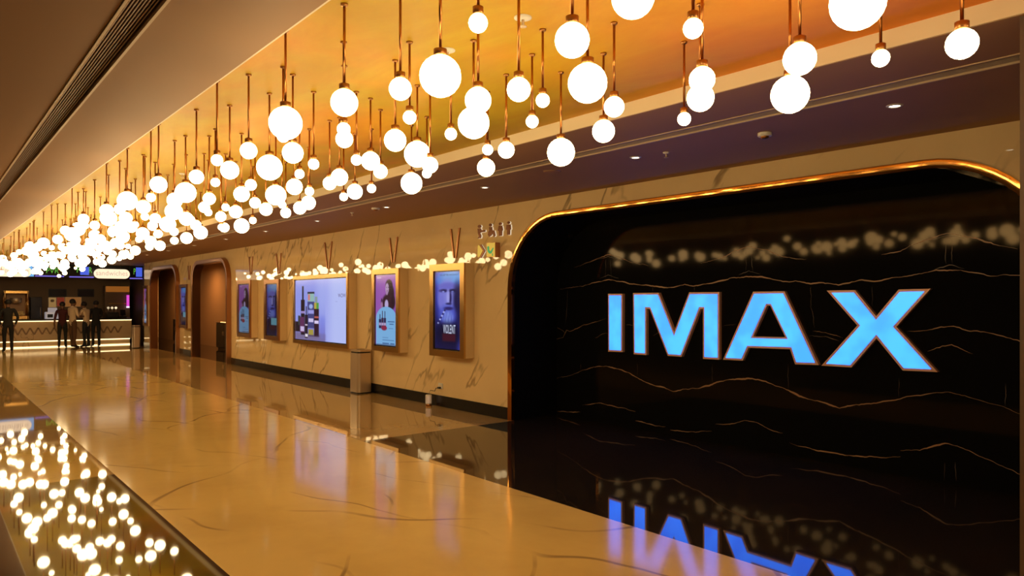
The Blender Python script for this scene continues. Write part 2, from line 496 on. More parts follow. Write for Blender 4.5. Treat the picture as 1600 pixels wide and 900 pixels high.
V = [
 ([(898,418),(937,403),(950,398),(967,402),(987,410),(1013,415)], .006, G),
 ([(1095,412),(1127,403),(1150,392),(1170,385),(1200,391),(1213,398),(1233,403),(1260,405)], .006, G),
 ([(1377,398),(1407,392),(1440,377),(1463,369),(1480,364),(1503,368),(1530,375),(1557,383),(1590,388)], .006, G),
 ([(927,407),(950,401),(975,407)], .003, Pv), ([(1140,399),(1170,388),(1210,394)], .003, Pv), ([(1450,375),(1480,368),(1515,373)], .003, Pv),
 ([(875,452),(910,447),(927,442),(950,437),(970,440),(990,444),(1020,447),(1050,450),(1070,444),(1083,447),(1120,441),(1140,435),(1170,432),(1197,434),(1223,440),(1243,439),(1267,443),(1283,441),(1310,445),(1327,442),(1343,438),(1370,439),(1397,433),(1417,432),(1440,427),(1463,423),(1497,422),(1527,427),(1553,431),(1573,429),(1600,432),(1640,437)], .009, G),
 ([(937,435),(950,430),(967,435)], .004, Pv), ([(1153,430),(1170,423),(1188,429)], .004, Pv), ([(1460,422),(1483,414),(1507,420)], .004, Pv),
 ([(947,404),(946,436)], .002, Pv), ([(954,404),(955,436)], .002, Pv), ([(1166,390),(1165,424)], .002, Pv), ([(1174,390),(1176,424)], .002, Pv), ([(1478,372),(1478,412)], .002, Pv), ([(1487,374),(1488,412)], .002, Pv),
 ([(887,453),(886,480),(883,510)], .003, Pv), ([(863,532),(880,527),(885,515),(890,518),(913,508),(947,498)], .005, G), ([(930,528),(940,522),(950,521)], .003, G), ([(870,511),(883,519)], .003, G),
 ([(978,507),(990,509)], .003, Pv), ([(1020,525),(1030,519),(1040,520)], .003, G), ([(1083,519),(1092,498)], .002, Pv), ([(1128,510),(1150,507)], .003, Pv),
 ([(1417,518),(1447,516),(1470,511),(1490,510),(1517,517),(1547,520),(1573,527),(1600,535),(1640,545)], .006, G),
 ([(1450,550),(1463,543),(1487,539),(1500,543),(1520,553)], .004, G),
 ([(1267,448),(1268,480),(1273,513)], .003, Pv), ([(1270,517),(1290,520),(1317,528)], .004, G), ([(1262,524),(1290,526),(1312,534)], .004, Pv), ([(1363,447),(1363,482)], .002, Pv),
 ([(865,592),(890,587),(907,580),(927,574),(947,572),(970,578),(987,585),(1000,593),(1020,602),(1037,605),(1052,612),(1067,608),(1090,607),(1113,600),(1140,593),(1167,591),(1187,594),(1203,598),(1229,609),(1255,621),(1293,630),(1312,639),(1331,633),(1369,630),(1399,624),(1429,618),(1456,615),(1482,613),(1512,620),(1539,628),(1573,637),(1600,651),(1640,664)], .009, G),
 ([(870,642),(890,644),(907,644)], .006, G), ([(910,633),(937,630),(962,635),(993,643)], .006, G), ([(993,657),(1023,665),(1040,667)], .006, G),
 ([(1047,672),(1087,675),(1112,673)], .006, G), ([(1118,663),(1140,663),(1163,657),(1183,660),(1203,672),(1223,677)], .006, G),
 ([(1233,692),(1269,702),(1320,711),(1373,715),(1407,713)], .007, G), ([(1407,704),(1437,703),(1459,696),(1482,693),(1505,700),(1535,715),(1561,726),(1600,744),(1640,755)], .007, G),
 ([(907,568),(907,580)], .002, Pv), ([(996,567),(996,588)], .002, Pv), ([(1113,568),(1113,598)], .002, Pv), ([(1231,568),(1231,608)], .002, Pv), ([(1405,590),(1405,621)], .002, Pv), ([(1571,598),(1571,635)], .002, Pv),
 ([(1020,448),(1020,457)], .002, Pv), ([(1085,448),(1085,455)], .002, Pv), ([(1477,722),(1475,752)], .002, Pv), ([(1493,722),(1494,752)], .002, Pv),
]
for pts, w, m in V: ribbon(pts, w, m)
struct(b.build('wall_niche'), 'deep black marble niche with gold veins')

def ring(mb, spec, w_in, w_out, x0, x1, m, tilt=12.0):
    # softly crowned bead: its face turns from square-on at the outer edge to a little inwards at the opening
    n = 6; rows = [[(x1, *q) for q in path_off(*spec, w_out)]]
    x = x0
    for k in range(n + 1):
        w = w_out + (w_in - w_out) * k / n
        rows.append([(x, *q) for q in path_off(*spec, w)])
        x += (w_out - w_in) / n * math.tan(math.radians(tilt * (k + 0.5) / n))
    rows.append([(x1, *q) for q in path_off(*spec, w_in)])
    for k, (a, c) in enumerate(zip(rows, rows[1:])):
        mb.strip(a, c, m, smooth=False)
b = MB(); ring(b, NICHE, -0.012, 0.062, XW - 0.016, XW + 0.05, M_gold)
struct(b.build('trim_2'), 'polished gold edge trim around the black niche')
for i, d in enumerate(DOORS):
    b = MB(); ring(b, d, -0.01, 0.10, XW - 0.12, XW + 0.12, M_bronze)
    struct(b.build('trim_%d' % (i + 3)), 'polished bronze surround of the %s orange-lit doorway' % ('nearer', 'farther')[i])

# ------------------------------------------------------------------ side rooms behind the doorways
M_glow = emis('warm_glow_strip', (1.0, 0.5, 0.14), 4.0)
M_disc = emis('downlight_lens', (1.0, 0.86, 0.62), 9.0)
M_cabb = mat('black_laminate', (0.02, 0.017, 0.014), 0.35)
b = MB(); b.box((8.35, 15.0, 0), (8.45, 36.5, ZS), M_brownwall); struct(b.build('wall_passage'), 'orange-brown wall of the side passage seen through the doorways')
b = MB(); b.box((XW + 0.02, 36.5, 0), (9.2, 36.6, ZS), M_brownwall); struct(b.build('wall_passage_far'), 'far end wall of the side passage')
b = MB(); b.box((XW + 0.02, 14.9, 0), (8.45, 15.0, ZS), M_brownwall); struct(b.build('wall_passage_near'), 'near end wall of the side passage')
for k, y in enumerate((22.0, 27.0, 31.5)):
    t = thing('downlight', 'recessed ceiling light inside the side passage behind the doorways, %s from the near end' % ('first', 'second', 'third')[k], 'ceiling light', (7.4, y, ZS))
    b = MB(); b.lathe([(0, -0.004), (0.05, -0.004), (0.05, -0.001)], M_disc, 16, t.location); b.build('lens', t)
    b = MB(); b.lathe([(0.052, -0.002), (0.056, -0.012), (0.075, -0.006), (0.078, 0)], M_white, 20, t.location); b.build('rim', t)
    ld = bpy.data.lights.new('passage_spot', 'SPOT'); ld.energy = 150; ld.color = (1.0, 0.50, 0.17); ld.spot_size = 3.05; ld.spot_blend = 1.0; ld.shadow_soft_size = 0.05
    lo = bpy.data.objects.new('passage_spot', ld); COL.objects.link(lo); lo.location = (7.4, y, ZS - 0.05)

def cabinet(px0, px1, py_top, X, label):
    ya, z = on_x(px0, py_top, X); yb, _ = on_x(px1, py_top, X)
    z = min(1.35, z)
    yb = min(ya - 0.8, yb)
    t = thing('low_cabinet', label, 'cabinet', (X + 0.2, (ya + yb) / 2, 0))
    b = MB(); b.box((X + 0.01, yb, 0.06), (8.34, ya, z), M_cabb, 0.01); b.box((X + 0.05, yb + 0.03, 0), (8.34, ya - 0.03, 0.06), M_black); b.build('body', t)
    b = MB(); b.box((X - 0.01, yb - 0.01, z), (8.34, ya + 0.01, z + 0.03), M_cabb, 0.004); b.build('top', t)
    b = MB(); b.box((X + 0.12, yb + 0.05, z + 0.03), (X + 0.15, ya - 0.05, z + 0.045), M_glow); b.build('light_strip', t)
    for k in range(2):
        w = (ya - yb) / 2
        b = MB(); b.box((X - 0.008, yb + k * w + 0.01, 0.08), (X + 0.01, yb + (k + 1) * w - 0.01, z - 0.02), M_cabb, 0.003); d = b.build('door', t)
        h = yb + w + (0.06 if k else -0.06)
        b = MB(); b.tube([(X - 0.008, h, z * 0.55), (X - 0.03, h, z * 0.55 + 0.01), (X - 0.03, h, z * 0.55 + 0.13), (X - 0.008, h, z * 0.55 + 0.14)], 0.005, M_steel, 6); b.build('handle', d)
cabinet(338, 362, 505, 7.95, 'low black cabinet with an orange glow strip inside the nearer doorway')
cabinet(270.5, 279, 500, 7.95, 'low black cabinet half hidden inside the farther doorway')

# ------------------------------------------------------------------ wall screens
def attr_screen(name, estr):
    m = mat(name, (0.01, 0.01, 0.012), 0.15)
    t = NT(m)
    a = t.node('ShaderNodeVertexColor'); a.layer_name = 'picture'
    t.link(a.outputs['Color'], t.b.inputs['Emission Color'])
    t.b.inputs['Emission Strength'].default_value = estr
    return m
M_pic = attr_screen('lit_picture', 1.0)
M_pic_dim = attr_screen('dimmer_lit_picture', 0.42)

def lerp3(a, c, k): return tuple(a[i] + (c[i] - a[i]) * k for i in range(3))
def sst(x, a, c):
    k = max(0.0, min(1.0, (x - a) / (c - a))); return k * k * (3 - 2 * k)

class Paint:
    """a picture shown on a screen: background function plus soft ellipses, boxes and lines"""
    def __init__(s, bg, asp): s.bg = bg; s.ops = []; s.asp = asp
    def ell(s, cx, cy, rx, ry, col, soft=0.15, al=1.0):
        s.ops.append(('e', cx, cy, rx, ry, col, soft, al)); return s
    def box(s, x0, y0, x1, y1, col, al=1.0, soft=0.004):
        s.ops.append(('b', x0, y0, x1, y1, col, soft, al)); return s
    def at(s, u, v):
        c = s.bg(u, v)
        for o in s.ops:
            if o[0] == 'e':
                d = math.hypot((u - o[1]) / o[3], (v - o[2]) / o[4])
                k = 1 - sst(d, 1 - o[6], 1 + o[6])
            else:
                f = o[6]
                k = sst(u, o[1] - f / s.asp, o[1] + f / s.asp) * (1 - sst(u, o[3] - f / s.asp, o[3] + f / s.asp)) * sst(v, o[2] - f, o[2] + f) * (1 - sst(v, o[4] - f, o[4] + f))
            if k > 0: c = lerp3(c, o[5], k * o[7])
        return c

def pic_mesh(name, fn, paint, nu, nv, parent, m=None):
    """fn(u, v) -> world point"""
    me = bpy.data.meshes.new(name)
    vs, cs = [], []
    for j in range(nv + 1):
        for i in range(nu + 1):
            u, v = i / nu, j / nv
            vs.append(fn(u, v)); cs.append(paint.at(u, v))
    fs = [(j * (nu + 1) + i, j * (nu + 1) + i + 1, (j + 1) * (nu + 1) + i + 1, (j + 1) * (nu + 1) + i) for j in range(nv) for i in range(nu)]
    me.from_pydata(vs, [], fs)
    ca = me.color_attributes.new('picture', 'FLOAT_COLOR', 'POINT')
    for k, c in enumerate(cs): ca.data[k].color = (lin(max(0, c[0])), lin(max(0, c[1])), lin(max(0, c[2])), 1)
    me.materials.append(m or M_pic)
    o = bpy.data.objects.new(name, me); COL.objects.link(o); adopt(o, parent)
    return o

def paint_face(box=False):
    def bg(u, v):
        c = lerp3((62, 70, 190), (18, 18, 62), sst(v, 0.30, 0.85))
        c = lerp3(c, (24, 22, 70), sst(abs(u - 0.45), 0.25, 0.6))
        return lerp3(c, (70, 80, 200), 0.5 * sst(u, 0.8, 1.0) * sst(v, 0.6, 0.8))
    p = Paint(bg, 0.4)
    p.ell(0.60, 0.10, 0.55, 0.12, (72, 120, 205), 0.3)
    p.ell(0.68, 0.07, 0.38, 0.07, (96, 150, 215), 0.4)
    p.ell(0.50, 0.30, 0.36, 0.20, (120, 122, 205), 0.35)
    p.ell(0.50, 0.185, 0.36, 0.045, (98, 98, 190), 0.4)
    p.ell(0.34, 0.245, 0.16, 0.022, (36, 30, 84), 0.5); p.ell(0.72, 0.245, 0.15, 0.022, (30, 26, 74), 0.5)
    p.ell(0.34, 0.258, 0.05, 0.010, (130, 140, 220), 0.5); p.ell(0.71, 0.258, 0.05, 0.010, (120, 130, 210), 0.5)
    p.ell(0.90, 0.36, 0.16, 0.20, (26, 22, 66), 0.6)
    p.ell(0.62, 0.34, 0.05, 0.085, (34, 26, 80), 0.6); p.ell(0.53, 0.33, 0.06, 0.085, (150, 150, 220), 0.6)
    p.ell(0.55, 0.415, 0.11, 0.014, (26, 20, 62), 0.6)
    p.ell(0.26, 0.38, 0.12, 0.11, (110, 110, 200), 0.6)
    p.ell(0.50, 0.56, 0.32, 0.13, (78, 88, 190), 0.4); p.ell(0.52, 0.60, 0.18, 0.08, (130, 150, 225), 0.6)
    p.ell(0.55, 0.475, 0.18, 0.022, (44, 36, 100), 0.5)
    for k in range(6): p.ell(0.36 + k * 0.06, 0.57 + 0.03 * (k % 2), 0.016, 0.05, (60, 66, 165), 0.7, 0.7)
    for k in range(9): p.ell(0.40 - k * 0.038, 0.50 + k * 0.024, 0.035, 0.011, (170, 175, 230) if k % 2 else (40, 34, 80), 0.5)
    p.ell(0.55, 0.80, 0.5, 0.14, (16, 14, 44), 0.5)
    p.box(0.30, 0.80, 0.82, 0.90, (70, 18, 34), 0.8, 0.02)
    if box: p.box(0.42, 0.66, 0.95, 0.80, (110, 170, 190))
    return p

def paint_promo():
    def bg(u, v): return lerp3((112, 66, 158), (146, 84, 168), 0.5 + 0.5 * math.sin(u * 2.4 + v * 2.0))
    p = Paint(bg, 0.37)
    hair = (44, 22, 34)
    p.ell(0.66, 0.15, 0.17, 0.085, hair, 0.15); p.ell(0.72, 0.28, 0.19, 0.15, hair, 0.2); p.ell(0.62, 0.40, 0.30, 0.13, (52, 26, 38), 0.2)
    p.ell(0.86, 0.38, 0.09, 0.09, hair, 0.2)
    p.ell(0.57, 0.19, 0.085, 0.075, (170, 142, 180), 0.2); p.ell(0.56, 0.255, 0.05, 0.03, (160, 128, 165), 0.3)
    p.ell(0.545, 0.175, 0.02, 0.006, (60, 40, 60), 0.4); p.ell(0.63, 0.175, 0.02, 0.006, (60, 40, 60), 0.4); p.ell(0.575, 0.225, 0.03, 0.006, (120, 60, 90), 0.4)
    p.ell(0.54, 0.42, 0.09, 0.07, (176, 160, 205), 0.2)
    p.ell(0.30, 0.38, 0.035, 0.05, (60, 34, 60), 0.3); p.ell(0.31, 0.43, 0.05, 0.05, (150, 110, 150), 0.3)
    p.box(0.06, 0.03, 0.28, 0.045, (190, 160, 205), 0.8)
    sky = (116, 168, 214)
    p.ell(0.52, 0.62, 0.50, 0.17, sky, 0.02); p.box(0.02, 0.62, 1.0, 1.01, sky)
    for x, c, h in ((0.22, (40, 32, 70), 0.0), (0.34, (58, 38, 66), -0.05), (0.46, (50, 40, 76), -0.045)):
        p.box(x - 0.018, 0.56 + h, x + 0.018, 0.66, c); p.box(x - 0.055, 0.63 + h * 0.4, x + 0.055, 0.76, c)
        p.box(x - 0.05, 0.68, x + 0.05, 0.72, (170, 150, 190))
    p.ell(0.42, 0.755, 0.14, 0.035, (130, 38, 66), 0.2)
    for a in ((0.60, 0.655, 0.92, 0.668), (0.68, 0.69, 0.88, 0.702), (0.64, 0.755, 0.86, 0.760), (0.34, 0.888, 0.62, 0.893), (0.34, 0.922, 0.90, 0.93), (0.34, 0.965, 0.66, 0.98), (0.72, 0.965, 0.92, 0.98)):
        p.box(*a, (52, 80, 130), 0.9)
    p.box(0.0, 0.985, 1.0, 1.0, (60, 60, 90), 0.6)
    return p

def paint_bottles():
    def bg(u, v):
        c = lerp3((140, 148, 226), (122, 116, 186), sst(v, 0.6, 1.0))
        c = lerp3(c, (168, 178, 238), 0.6 * sst(u, 0.35, 0.55) * (1 - sst(v, 0.3, 0.8)))
        if u > 0.61: c = lerp3((158, 166, 234), (176, 186, 240), sst(u, 0.6, 0.8))
        return c
    p = Paint(bg, 0.8)
    p.box(0.0, 0.88, 0.61, 1.0, (116, 104, 140), 0.9, 0.03)
    D = (38, 26, 34)
    p.box(0.0, 0.70, 0.10, 0.87, D); p.box(0.06, 0.60, 0.11, 0.76, (54, 60, 60))
    p.box(0.145, 0.10, 0.180, 0.36, (40, 36, 52)); p.box(0.12, 0.33, 0.20, 0.92, D); p.box(0.115, 0.52, 0.205, 0.56, (150, 130, 190)); p.box(0.10, 0.62, 0.19, 0.88, (92, 46, 86)); p.box(0.11, 0.78, 0.19, 0.86, (196, 178, 222))
    p.box(0.26, 0.20, 0.40, 0.24, (34, 30, 44)); p.box(0.265, 0.23, 0.395, 0.36, (140, 178, 176)); p.box(0.27, 0.24, 0.31, 0.34, (204, 120, 120)); p.box(0.26, 0.36, 0.40, 0.80, (66, 66, 120)); p.box(0.27, 0.50, 0.39, 0.56, (150, 150, 220)); p.box(0.28, 0.64, 0.38, 0.70, (200, 190, 230)); p.ell(0.33, 0.44, 0.04, 0.04, (150, 170, 225), 0.3)
    p.box(0.41, 0.28, 0.46, 0.42, (132, 150, 150)); p.box(0.395, 0.38, 0.485, 0.48, (180, 160, 70)); p.box(0.44, 0.38, 0.485, 0.48, (80, 150, 70)); p.box(0.395, 0.48, 0.49, 0.93, (48, 26, 38)); p.box(0.40, 0.60, 0.485, 0.63, (180, 90, 80)); p.box(0.40, 0.67, 0.485, 0.72, (214, 200, 236))
    p.box(0.225, 0.44, 0.245, 0.62, D); p.box(0.205, 0.58, 0.265, 0.97, (40, 28, 40)); p.box(0.21, 0.74, 0.26, 0.76, (220, 200, 220)); p.box(0.21, 0.90, 0.265, 0.95, (222, 214, 226))
    p.box(0.28, 0.82, 0.38, 0.91, (160, 146, 66)); p.box(0.27, 0.91, 0.50, 0.94, (70, 50, 76), 0.6)
    p.box(0.505, 0.6, 0.60, 0.98, (110, 120, 220), 0.5, 0.05)
    p.box(0.80, 0.355, 0.84, 0.36, (120, 120, 190), 0.7)
    return p

XF = 6.18
M_side = M_cab
M_bezel = mat('screen_bezel', (0.010, 0.010, 0.012), 0.2)

def wall_screen(px_l, px_r, py_t, py_b, label, group, paint, sx, sy, nu, nv, dark=False):
    """outer edges given in the photo at the left front edge; sx, sy: frame widths in metres (sides, top and bottom)"""
    yl, zt = on_x(px_l, py_t, XF); yr, _ = on_x(px_r, py_t, XF); _, zb = on_x(px_l, py_b, XF)
    t = thing('wall_screen', label, 'screen', (XW, (yl + yr) / 2, zb), group)
    b = MB(); b.box((XF + 0.012, yr, zb), (XW - 0.001, yl, zt), M_side, 0.004); b.build('housing', t)
    ys0, ys1, z0, z1 = yr + sx, yl - sx, zb + sy, zt - sy
    b = MB()
    fn = lambda a, z, d: (d, a, z)
    outer = [(yr, zb), (yl, zb), (yl, zt), (yr, zt)]; inner = [(ys0, z0), (ys1, z0), (ys1, z1), (ys0, z1)]
    curve_solid([outer, inner], fn, XF - 0.02, XF + 0.012, M_bronze if dark else M_brass, M_bronze if dark else M_brass, b)
    b.build('frame', t)
    b = MB(); b.box((XF + 0.004, ys0, z0), (XF + 0.0115, ys1, z1), M_bezel); sc = b.build('screen', t)
    m = 0.02
    F = lambda u, v: (XF + 0.003, ys1 - m - (ys1 - ys0 - 2 * m) * u, z1 - m - (z1 - z0 - 2 * m) * v)
    pic_mesh('picture', F, paint, nu, nv, sc, M_pic_dim if dark else M_pic)
    return t, sc, (ys0 + m, ys1 - m, z0 + m, z1 - m)

GRP = 'lit poster screens on the cream marble wall'
t5, s5, r5 = wall_screen(672.5, 726.5, 414, 555, 'brass-framed upright screen showing a large blue bearded face, nearest the black niche', GRP, paint_face(), 0.105, 0.10, 60, 150)
t4, s4, r4 = wall_screen(582, 624, 421.5, 547, 'brass-framed upright purple and blue advert screen to the right of the steel bin', GRP, paint_promo(), 0.09, 0.085, 60, 150)
t3, s3, r3 = wall_screen(459, 544.5, 432, 535.6, 'wide lilac screen advertising bottles, above the steel bin', GRP, paint_bottles(), 0.06, 0.07, 130, 120)
t2, s2, r2 = wall_screen(413.3, 436.7, 437.5, 530, 'narrow dark blue face poster screen just left of the wide bottle screen', GRP, paint_face(True), 0.11, 0.09, 40, 100, True)
t1, s1, r1 = wall_screen(371, 392, 438.5, 525.5, 'narrow purple and blue advert screen nearest the right edge of the nearer doorway', GRP, paint_promo(), 0.09, 0.09, 40, 100, True)
wall_screen(280.6, 292.6, 444.5, 512, 'narrow blue poster screen on the wall between the two doorways', GRP, paint_face(True), 0.10, 0.09, 30, 80, True)
wall_screen(224, 230.5, 446.5, 509, 'very narrow advert screen beyond the farther doorway, beside the food counter', GRP, paint_promo(), 0.09, 0.09, 30, 80, True)

def on_screen(r, u0, v0, u1, v1):
    W, H = r[1] - r[0], r[3] - r[2]
    return (lambda a, c, d: (XF + 0.0015 - d, r[1] - W * u0 - a, r[3] - H * v1 + c)), W * (u1 - u0), H * (v1 - v0)
M_wt = emis('white_lettering', rgb(205, 215, 245), 1.0)
M_dk = emis('dark_lettering', rgb(40, 44, 110), 1.0)
M_lt = emis('pale_lettering', rgb(30, 26, 60), 1.0)
f, w, h = on_screen(r5, 0.34, 0.685, 0.82, 0.80); place_text('film_title', 'VIOLENT', f, w, h, M_wt, s5, 1.12)
f, w, h = on_screen(r5, 0.20, 0.030, 0.94, 0.052); place_text('tagline', 'YOU BETTER WATCH OUT', f, w, h, M_lt, s5)
f, w, h = on_screen(r3, 0.85, 0.235, 0.985, 0.295); place_text('advert_word', 'WOW', f, w, h, M_dk, s3)

# ------------------------------------------------------------------ copper V ornaments above the screens
def vee(px, py_t, py_b, half_top, half_bot, label):
    yc, zt = on_x(px, py_t, XW); _, zb = on_x(px, py_b, XW); zb -= 0.06
    dy = abs(on_x(px - half_top, py_t, XW)[0] - yc); db = abs(on_x(px - half_bot, py_b, XW)[0] - yc)
    t = thing('wall_ornament', label, 'wall ornament', (XW, yc, zb), 'copper V-shaped ornaments above the poster screens')
    fn = lambda a, z, d: (d, a, z)
    for sg in (1, -1):
        b = MB(); w = 0.042
        b.prism([(yc + sg * db * 0.5, zb), (yc + sg * (db * 0.5 + w * 0.5), zb), (yc + sg * dy, zt), (yc + sg * (dy - w), zt)], fn, XW - 0.022, XW - 0.001, M_bronze)
        b.build('blade', t)
vee(712, 357, 397, 8, 2.0, 'copper V-shaped wall ornament above the large blue bearded-face screen nearest the niche')
vee(615.5, 371, 405, 7, 1.8, 'copper V-shaped wall ornament above the purple and blue advert screen right of the bin')
vee(513.5, 378, 415, 6.3, 1.6, 'copper V-shaped wall ornament above the wide bottle screen')
vee(436, 396, 424, 4.2, 1.2, 'copper V-shaped wall ornament above the narrow dark blue face screen')
vee(392.5, 401, 425, 3.2, 1.4, 'copper V-shaped wall ornament right of the nearer doorway, above a narrow advert screen')
vee(296, 415, 434, 1.9, 0.8, 'small copper V-shaped wall ornament between the two doorways')

# ------------------------------------------------------------------ lettering on the black niche
M_cyan = mat('cyan_letter_face', (0.05, 0.2, 0.3), 0.35)
_t = NT(M_cyan)
_n = _t.noise(_t.coords((1, 1, 1)), 3.2, 2.0, 0.5)
_c = _t.mix(_t.ramp(_n, 0.36, 0.64), (0.066, 0.46, 3.3, 1), (0.085, 0.62, 3.7, 1))
_t.link(_c, _t.b.inputs['Emission Color']); _t.b.inputs['Emission Strength'].default_value = 1.0
M_rim = mat('copper_letter_rim', (0.90, 0.50, 0.30), 0.4, 0.25)
XLF = 7.155
letters = [
 ('letter_i', 'I', 'tall plain glowing cyan letter I, leftmost on the black niche', [[(950,459),(972.7,459),(972.5,550.3),(950.3,549.3)]]),
 ('letter_m', 'M', 'glowing cyan letter M between the I and the A on the black niche', [[(989,457.9),(1029.3,457.4),(1053.3,518.3),(1076.7,456.8),(1124,456.3),(1124,562),(1098.3,560.7),(1098.3,482.7),(1094,482.7),(1065,557.6),(1043.3,556),(1015,482.7),(1010,482.7),(1010,554.9),(990,553.5)]]),
 ('letter_a', 'A', 'glowing cyan letter A with copper rim, third on the black niche', [[(1176.7,455.8),(1225.7,455),(1279,570.4),(1242.3,569.3),(1234.5,545.7),(1169.3,543.5),(1160.5,563.5),(1129.5,562)], [(1198.5,477.5),(1203.3,477.5),(1227,526.9),(1177,525.6)]]),
 ('letter_x', 'X', 'glowing cyan letter X, largest and rightmost on the black niche', [[(1291.7,454),(1336,453.3),(1369,494),(1404,452.3),(1454,451),(1400.5,510.5),(1465,581.3),(1410.4,578.9),(1369.5,528.6),(1330.3,574.2),(1283.5,571.3),(1339.5,508.5)]]),
]
for nm, ch, lab, loops in letters:
    W = [[on_x(px, py, XLF) for px, py in lp] for lp in loops]
    c = sum((Vector(p) for p in W[0]), Vector((0, 0))) / len(W[0])
    t = thing('sign_letter', lab, 'sign letter', (XP, c.x, min(p[1] for p in W[0])), 'four glowing letters on the black niche')
    fn = lambda a, z, d: (d, a, z)
    b = MB(); curve_solid(W, fn, XLF, XP - 0.001, M_rim, M_rim, b); b.build('rim', t)
    F = [inset(W[0], 0.024)] + [inset(h, -0.020) for h in W[1:]]
    b = MB(); curve_solid(F, fn, XLF - 0.004, None, M_cyan, M_cyan, b); b.build('lit_face', t)

# ------------------------------------------------------------------ exit sign and pictograms on the wall
M_ylw = emis('yellow_sign', rgb(214, 170, 60), 0.9)
M_grn = emis('green_sign', rgb(30, 150, 80), 0.9)
M_pict = mat('dark_copper', (0.18, 0.075, 0.035), 0.3, 0.8)
M_halo = emis('white_acrylic_edge', rgb(250, 225, 190), 0.85)
fn = lambda a, z, d: (d, a, z)
def wpoly(pts, X): return [on_x(x, y, X) for x, y in pts]
t = thing('exit_sign', 'small yellow lit exit sign with green running figure, left of the black niche', 'exit sign', (XW, *on_x(767, 401, XW)))
b = MB(); b.prism(wpoly([(760, 379.5), (773.5, 378.5), (773.5, 402), (760, 401.5)], XW - 0.09), fn, XW - 0.085, XW - 0.001, M_bronze); b.build('box', t)
b = MB(); b.prism(wpoly([(760.6, 380), (773, 379), (773, 401.3), (760.6, 401)], XW - 0.09), fn, XW - 0.090, XW - 0.085, M_ylw); fc = b.build('face', t)
b = MB(); X = XW - 0.092
b.prism(wpoly([(761.2, 386), (762.8, 384.2), (764.2, 385.4), (764.6, 391), (766.3, 392.5), (768.6, 389), (770.4, 386.5), (771.2, 388), (769.8, 391.5), (768.4, 395.4), (765.4, 396.6), (762.8, 394.6), (761.4, 391)], X), fn, X, X + 0.0015, M_grn)
b.prism(wpoly([(768.6, 396), (770.2, 396), (770, 400), (768.8, 400)], X), fn, X, X + 0.0015, M_grn)
b.build('running_figure', fc)
t = thing('direction_arrow', 'dark copper chevron arrow with yellow glow pointing right beside the exit sign', 'direction sign', (XW, *on_x(752, 403, XW)))
b = MB(); b.prism(wpoly([(746.5, 384), (748.5, 383), (754, 391.5), (748.5, 402), (746, 401)], XW - 0.03), fn, XW - 0.03, XW - 0.001, M_ylw); b.build('glow_panel', t)
ch = [(748.4, 382.2), (751.6, 382), (757.6, 392), (751.4, 403), (747.6, 403), (753.6, 392.2)]
b = MB(); b.prism(wpoly(ch, XW - 0.026), fn, XW - 0.026, XW - 0.012, M_pict); b.build('chevron', t)
b = MB(); b.prism(wpoly([(x + 1.3, y + 0.5) for x, y in ch], XW - 0.012), fn, XW - 0.012, XW - 0.003, M_halo); b.build('lit_edge', t)

def pict(x0, y0, sx, sy, parts, label):
    """parts: outlines in a unit box, y down"""
    P = [[(x0 + a * sx, y0 + c * sy - (a * sx) * 0.08) for a, c in q] for q in parts]
    t = thing('pictogram', label, 'pictogram', (XW, *on_x(x0 + sx / 2, y0 + sy, XW)), 'dark copper figures on the wall above the exit sign')
    b = MB()
    for q in P: b.prism(wpoly(q, XW - 0.024), fn, XW - 0.024, XW - 0.012, M_pict)
    b.build('figure', t)
    b = MB()
    for q in P: b.prism(wpoly([(x + 1.6, y + 0.3) for x, y in q], XW - 0.012), fn, XW - 0.011, XW - 0.003, M_halo)
    b.build('lit_edge', t)
def circ(cx, cy, rx, ry, n=12): return [(cx + rx * math.cos(2 * PI * k / n), cy + ry * math.sin(2 * PI * k / n)) for k in range(n)]
pict(745, 351.5, 13, 21.5, [circ(.30, .12, .20, .12), [(.08, .27), (.42, .25), (.52, .40), (.98, .40), (.98, .54), (.50, .56), (.36, .60), (.50, .80), (.44, .98), (.10, .98), (.22, .82), (.12, .60)]], 'dark copper bent figure with arm held out, leftmost of the row above the exit sign')
pict(761, 349.8, 13, 21.5, [circ(.38, .10, .17, .11), [(.22, .24), (.56, .24), (.60, .48), (.84, .52), (.98, .90), (.80, .98), (.62, .70), (.50, .86), (.26, .95), (.08, .80), (.12, .60), (.26, .48)]], 'dark copper seated wheelchair figure, second in the row above the exit sign')
pict(777.5, 347.8, 8, 21.5, [circ(.50, .10, .28, .10), [(.20, .23), (.80, .23), (1.0, .60), (.82, .60), (.78, .98), (.52, .98), (.50, .66), (.48, .98), (.22, .98), (.20, .60), (.0, .60)]], 'dark copper standing figure in a dress, third in the row above the exit sign')
pict(790.5, 346, 7.5, 21.5, [circ(.50, .10, .28, .10), [(.10, .24), (.90, .24), (.98, .60), (.80, .62), (.76, .98), (.54, .98), (.50, .66), (.46, .98), (.24, .98), (.20, .62), (.02, .60)]], 'dark copper standing man figure, rightmost in the row above the exit sign')

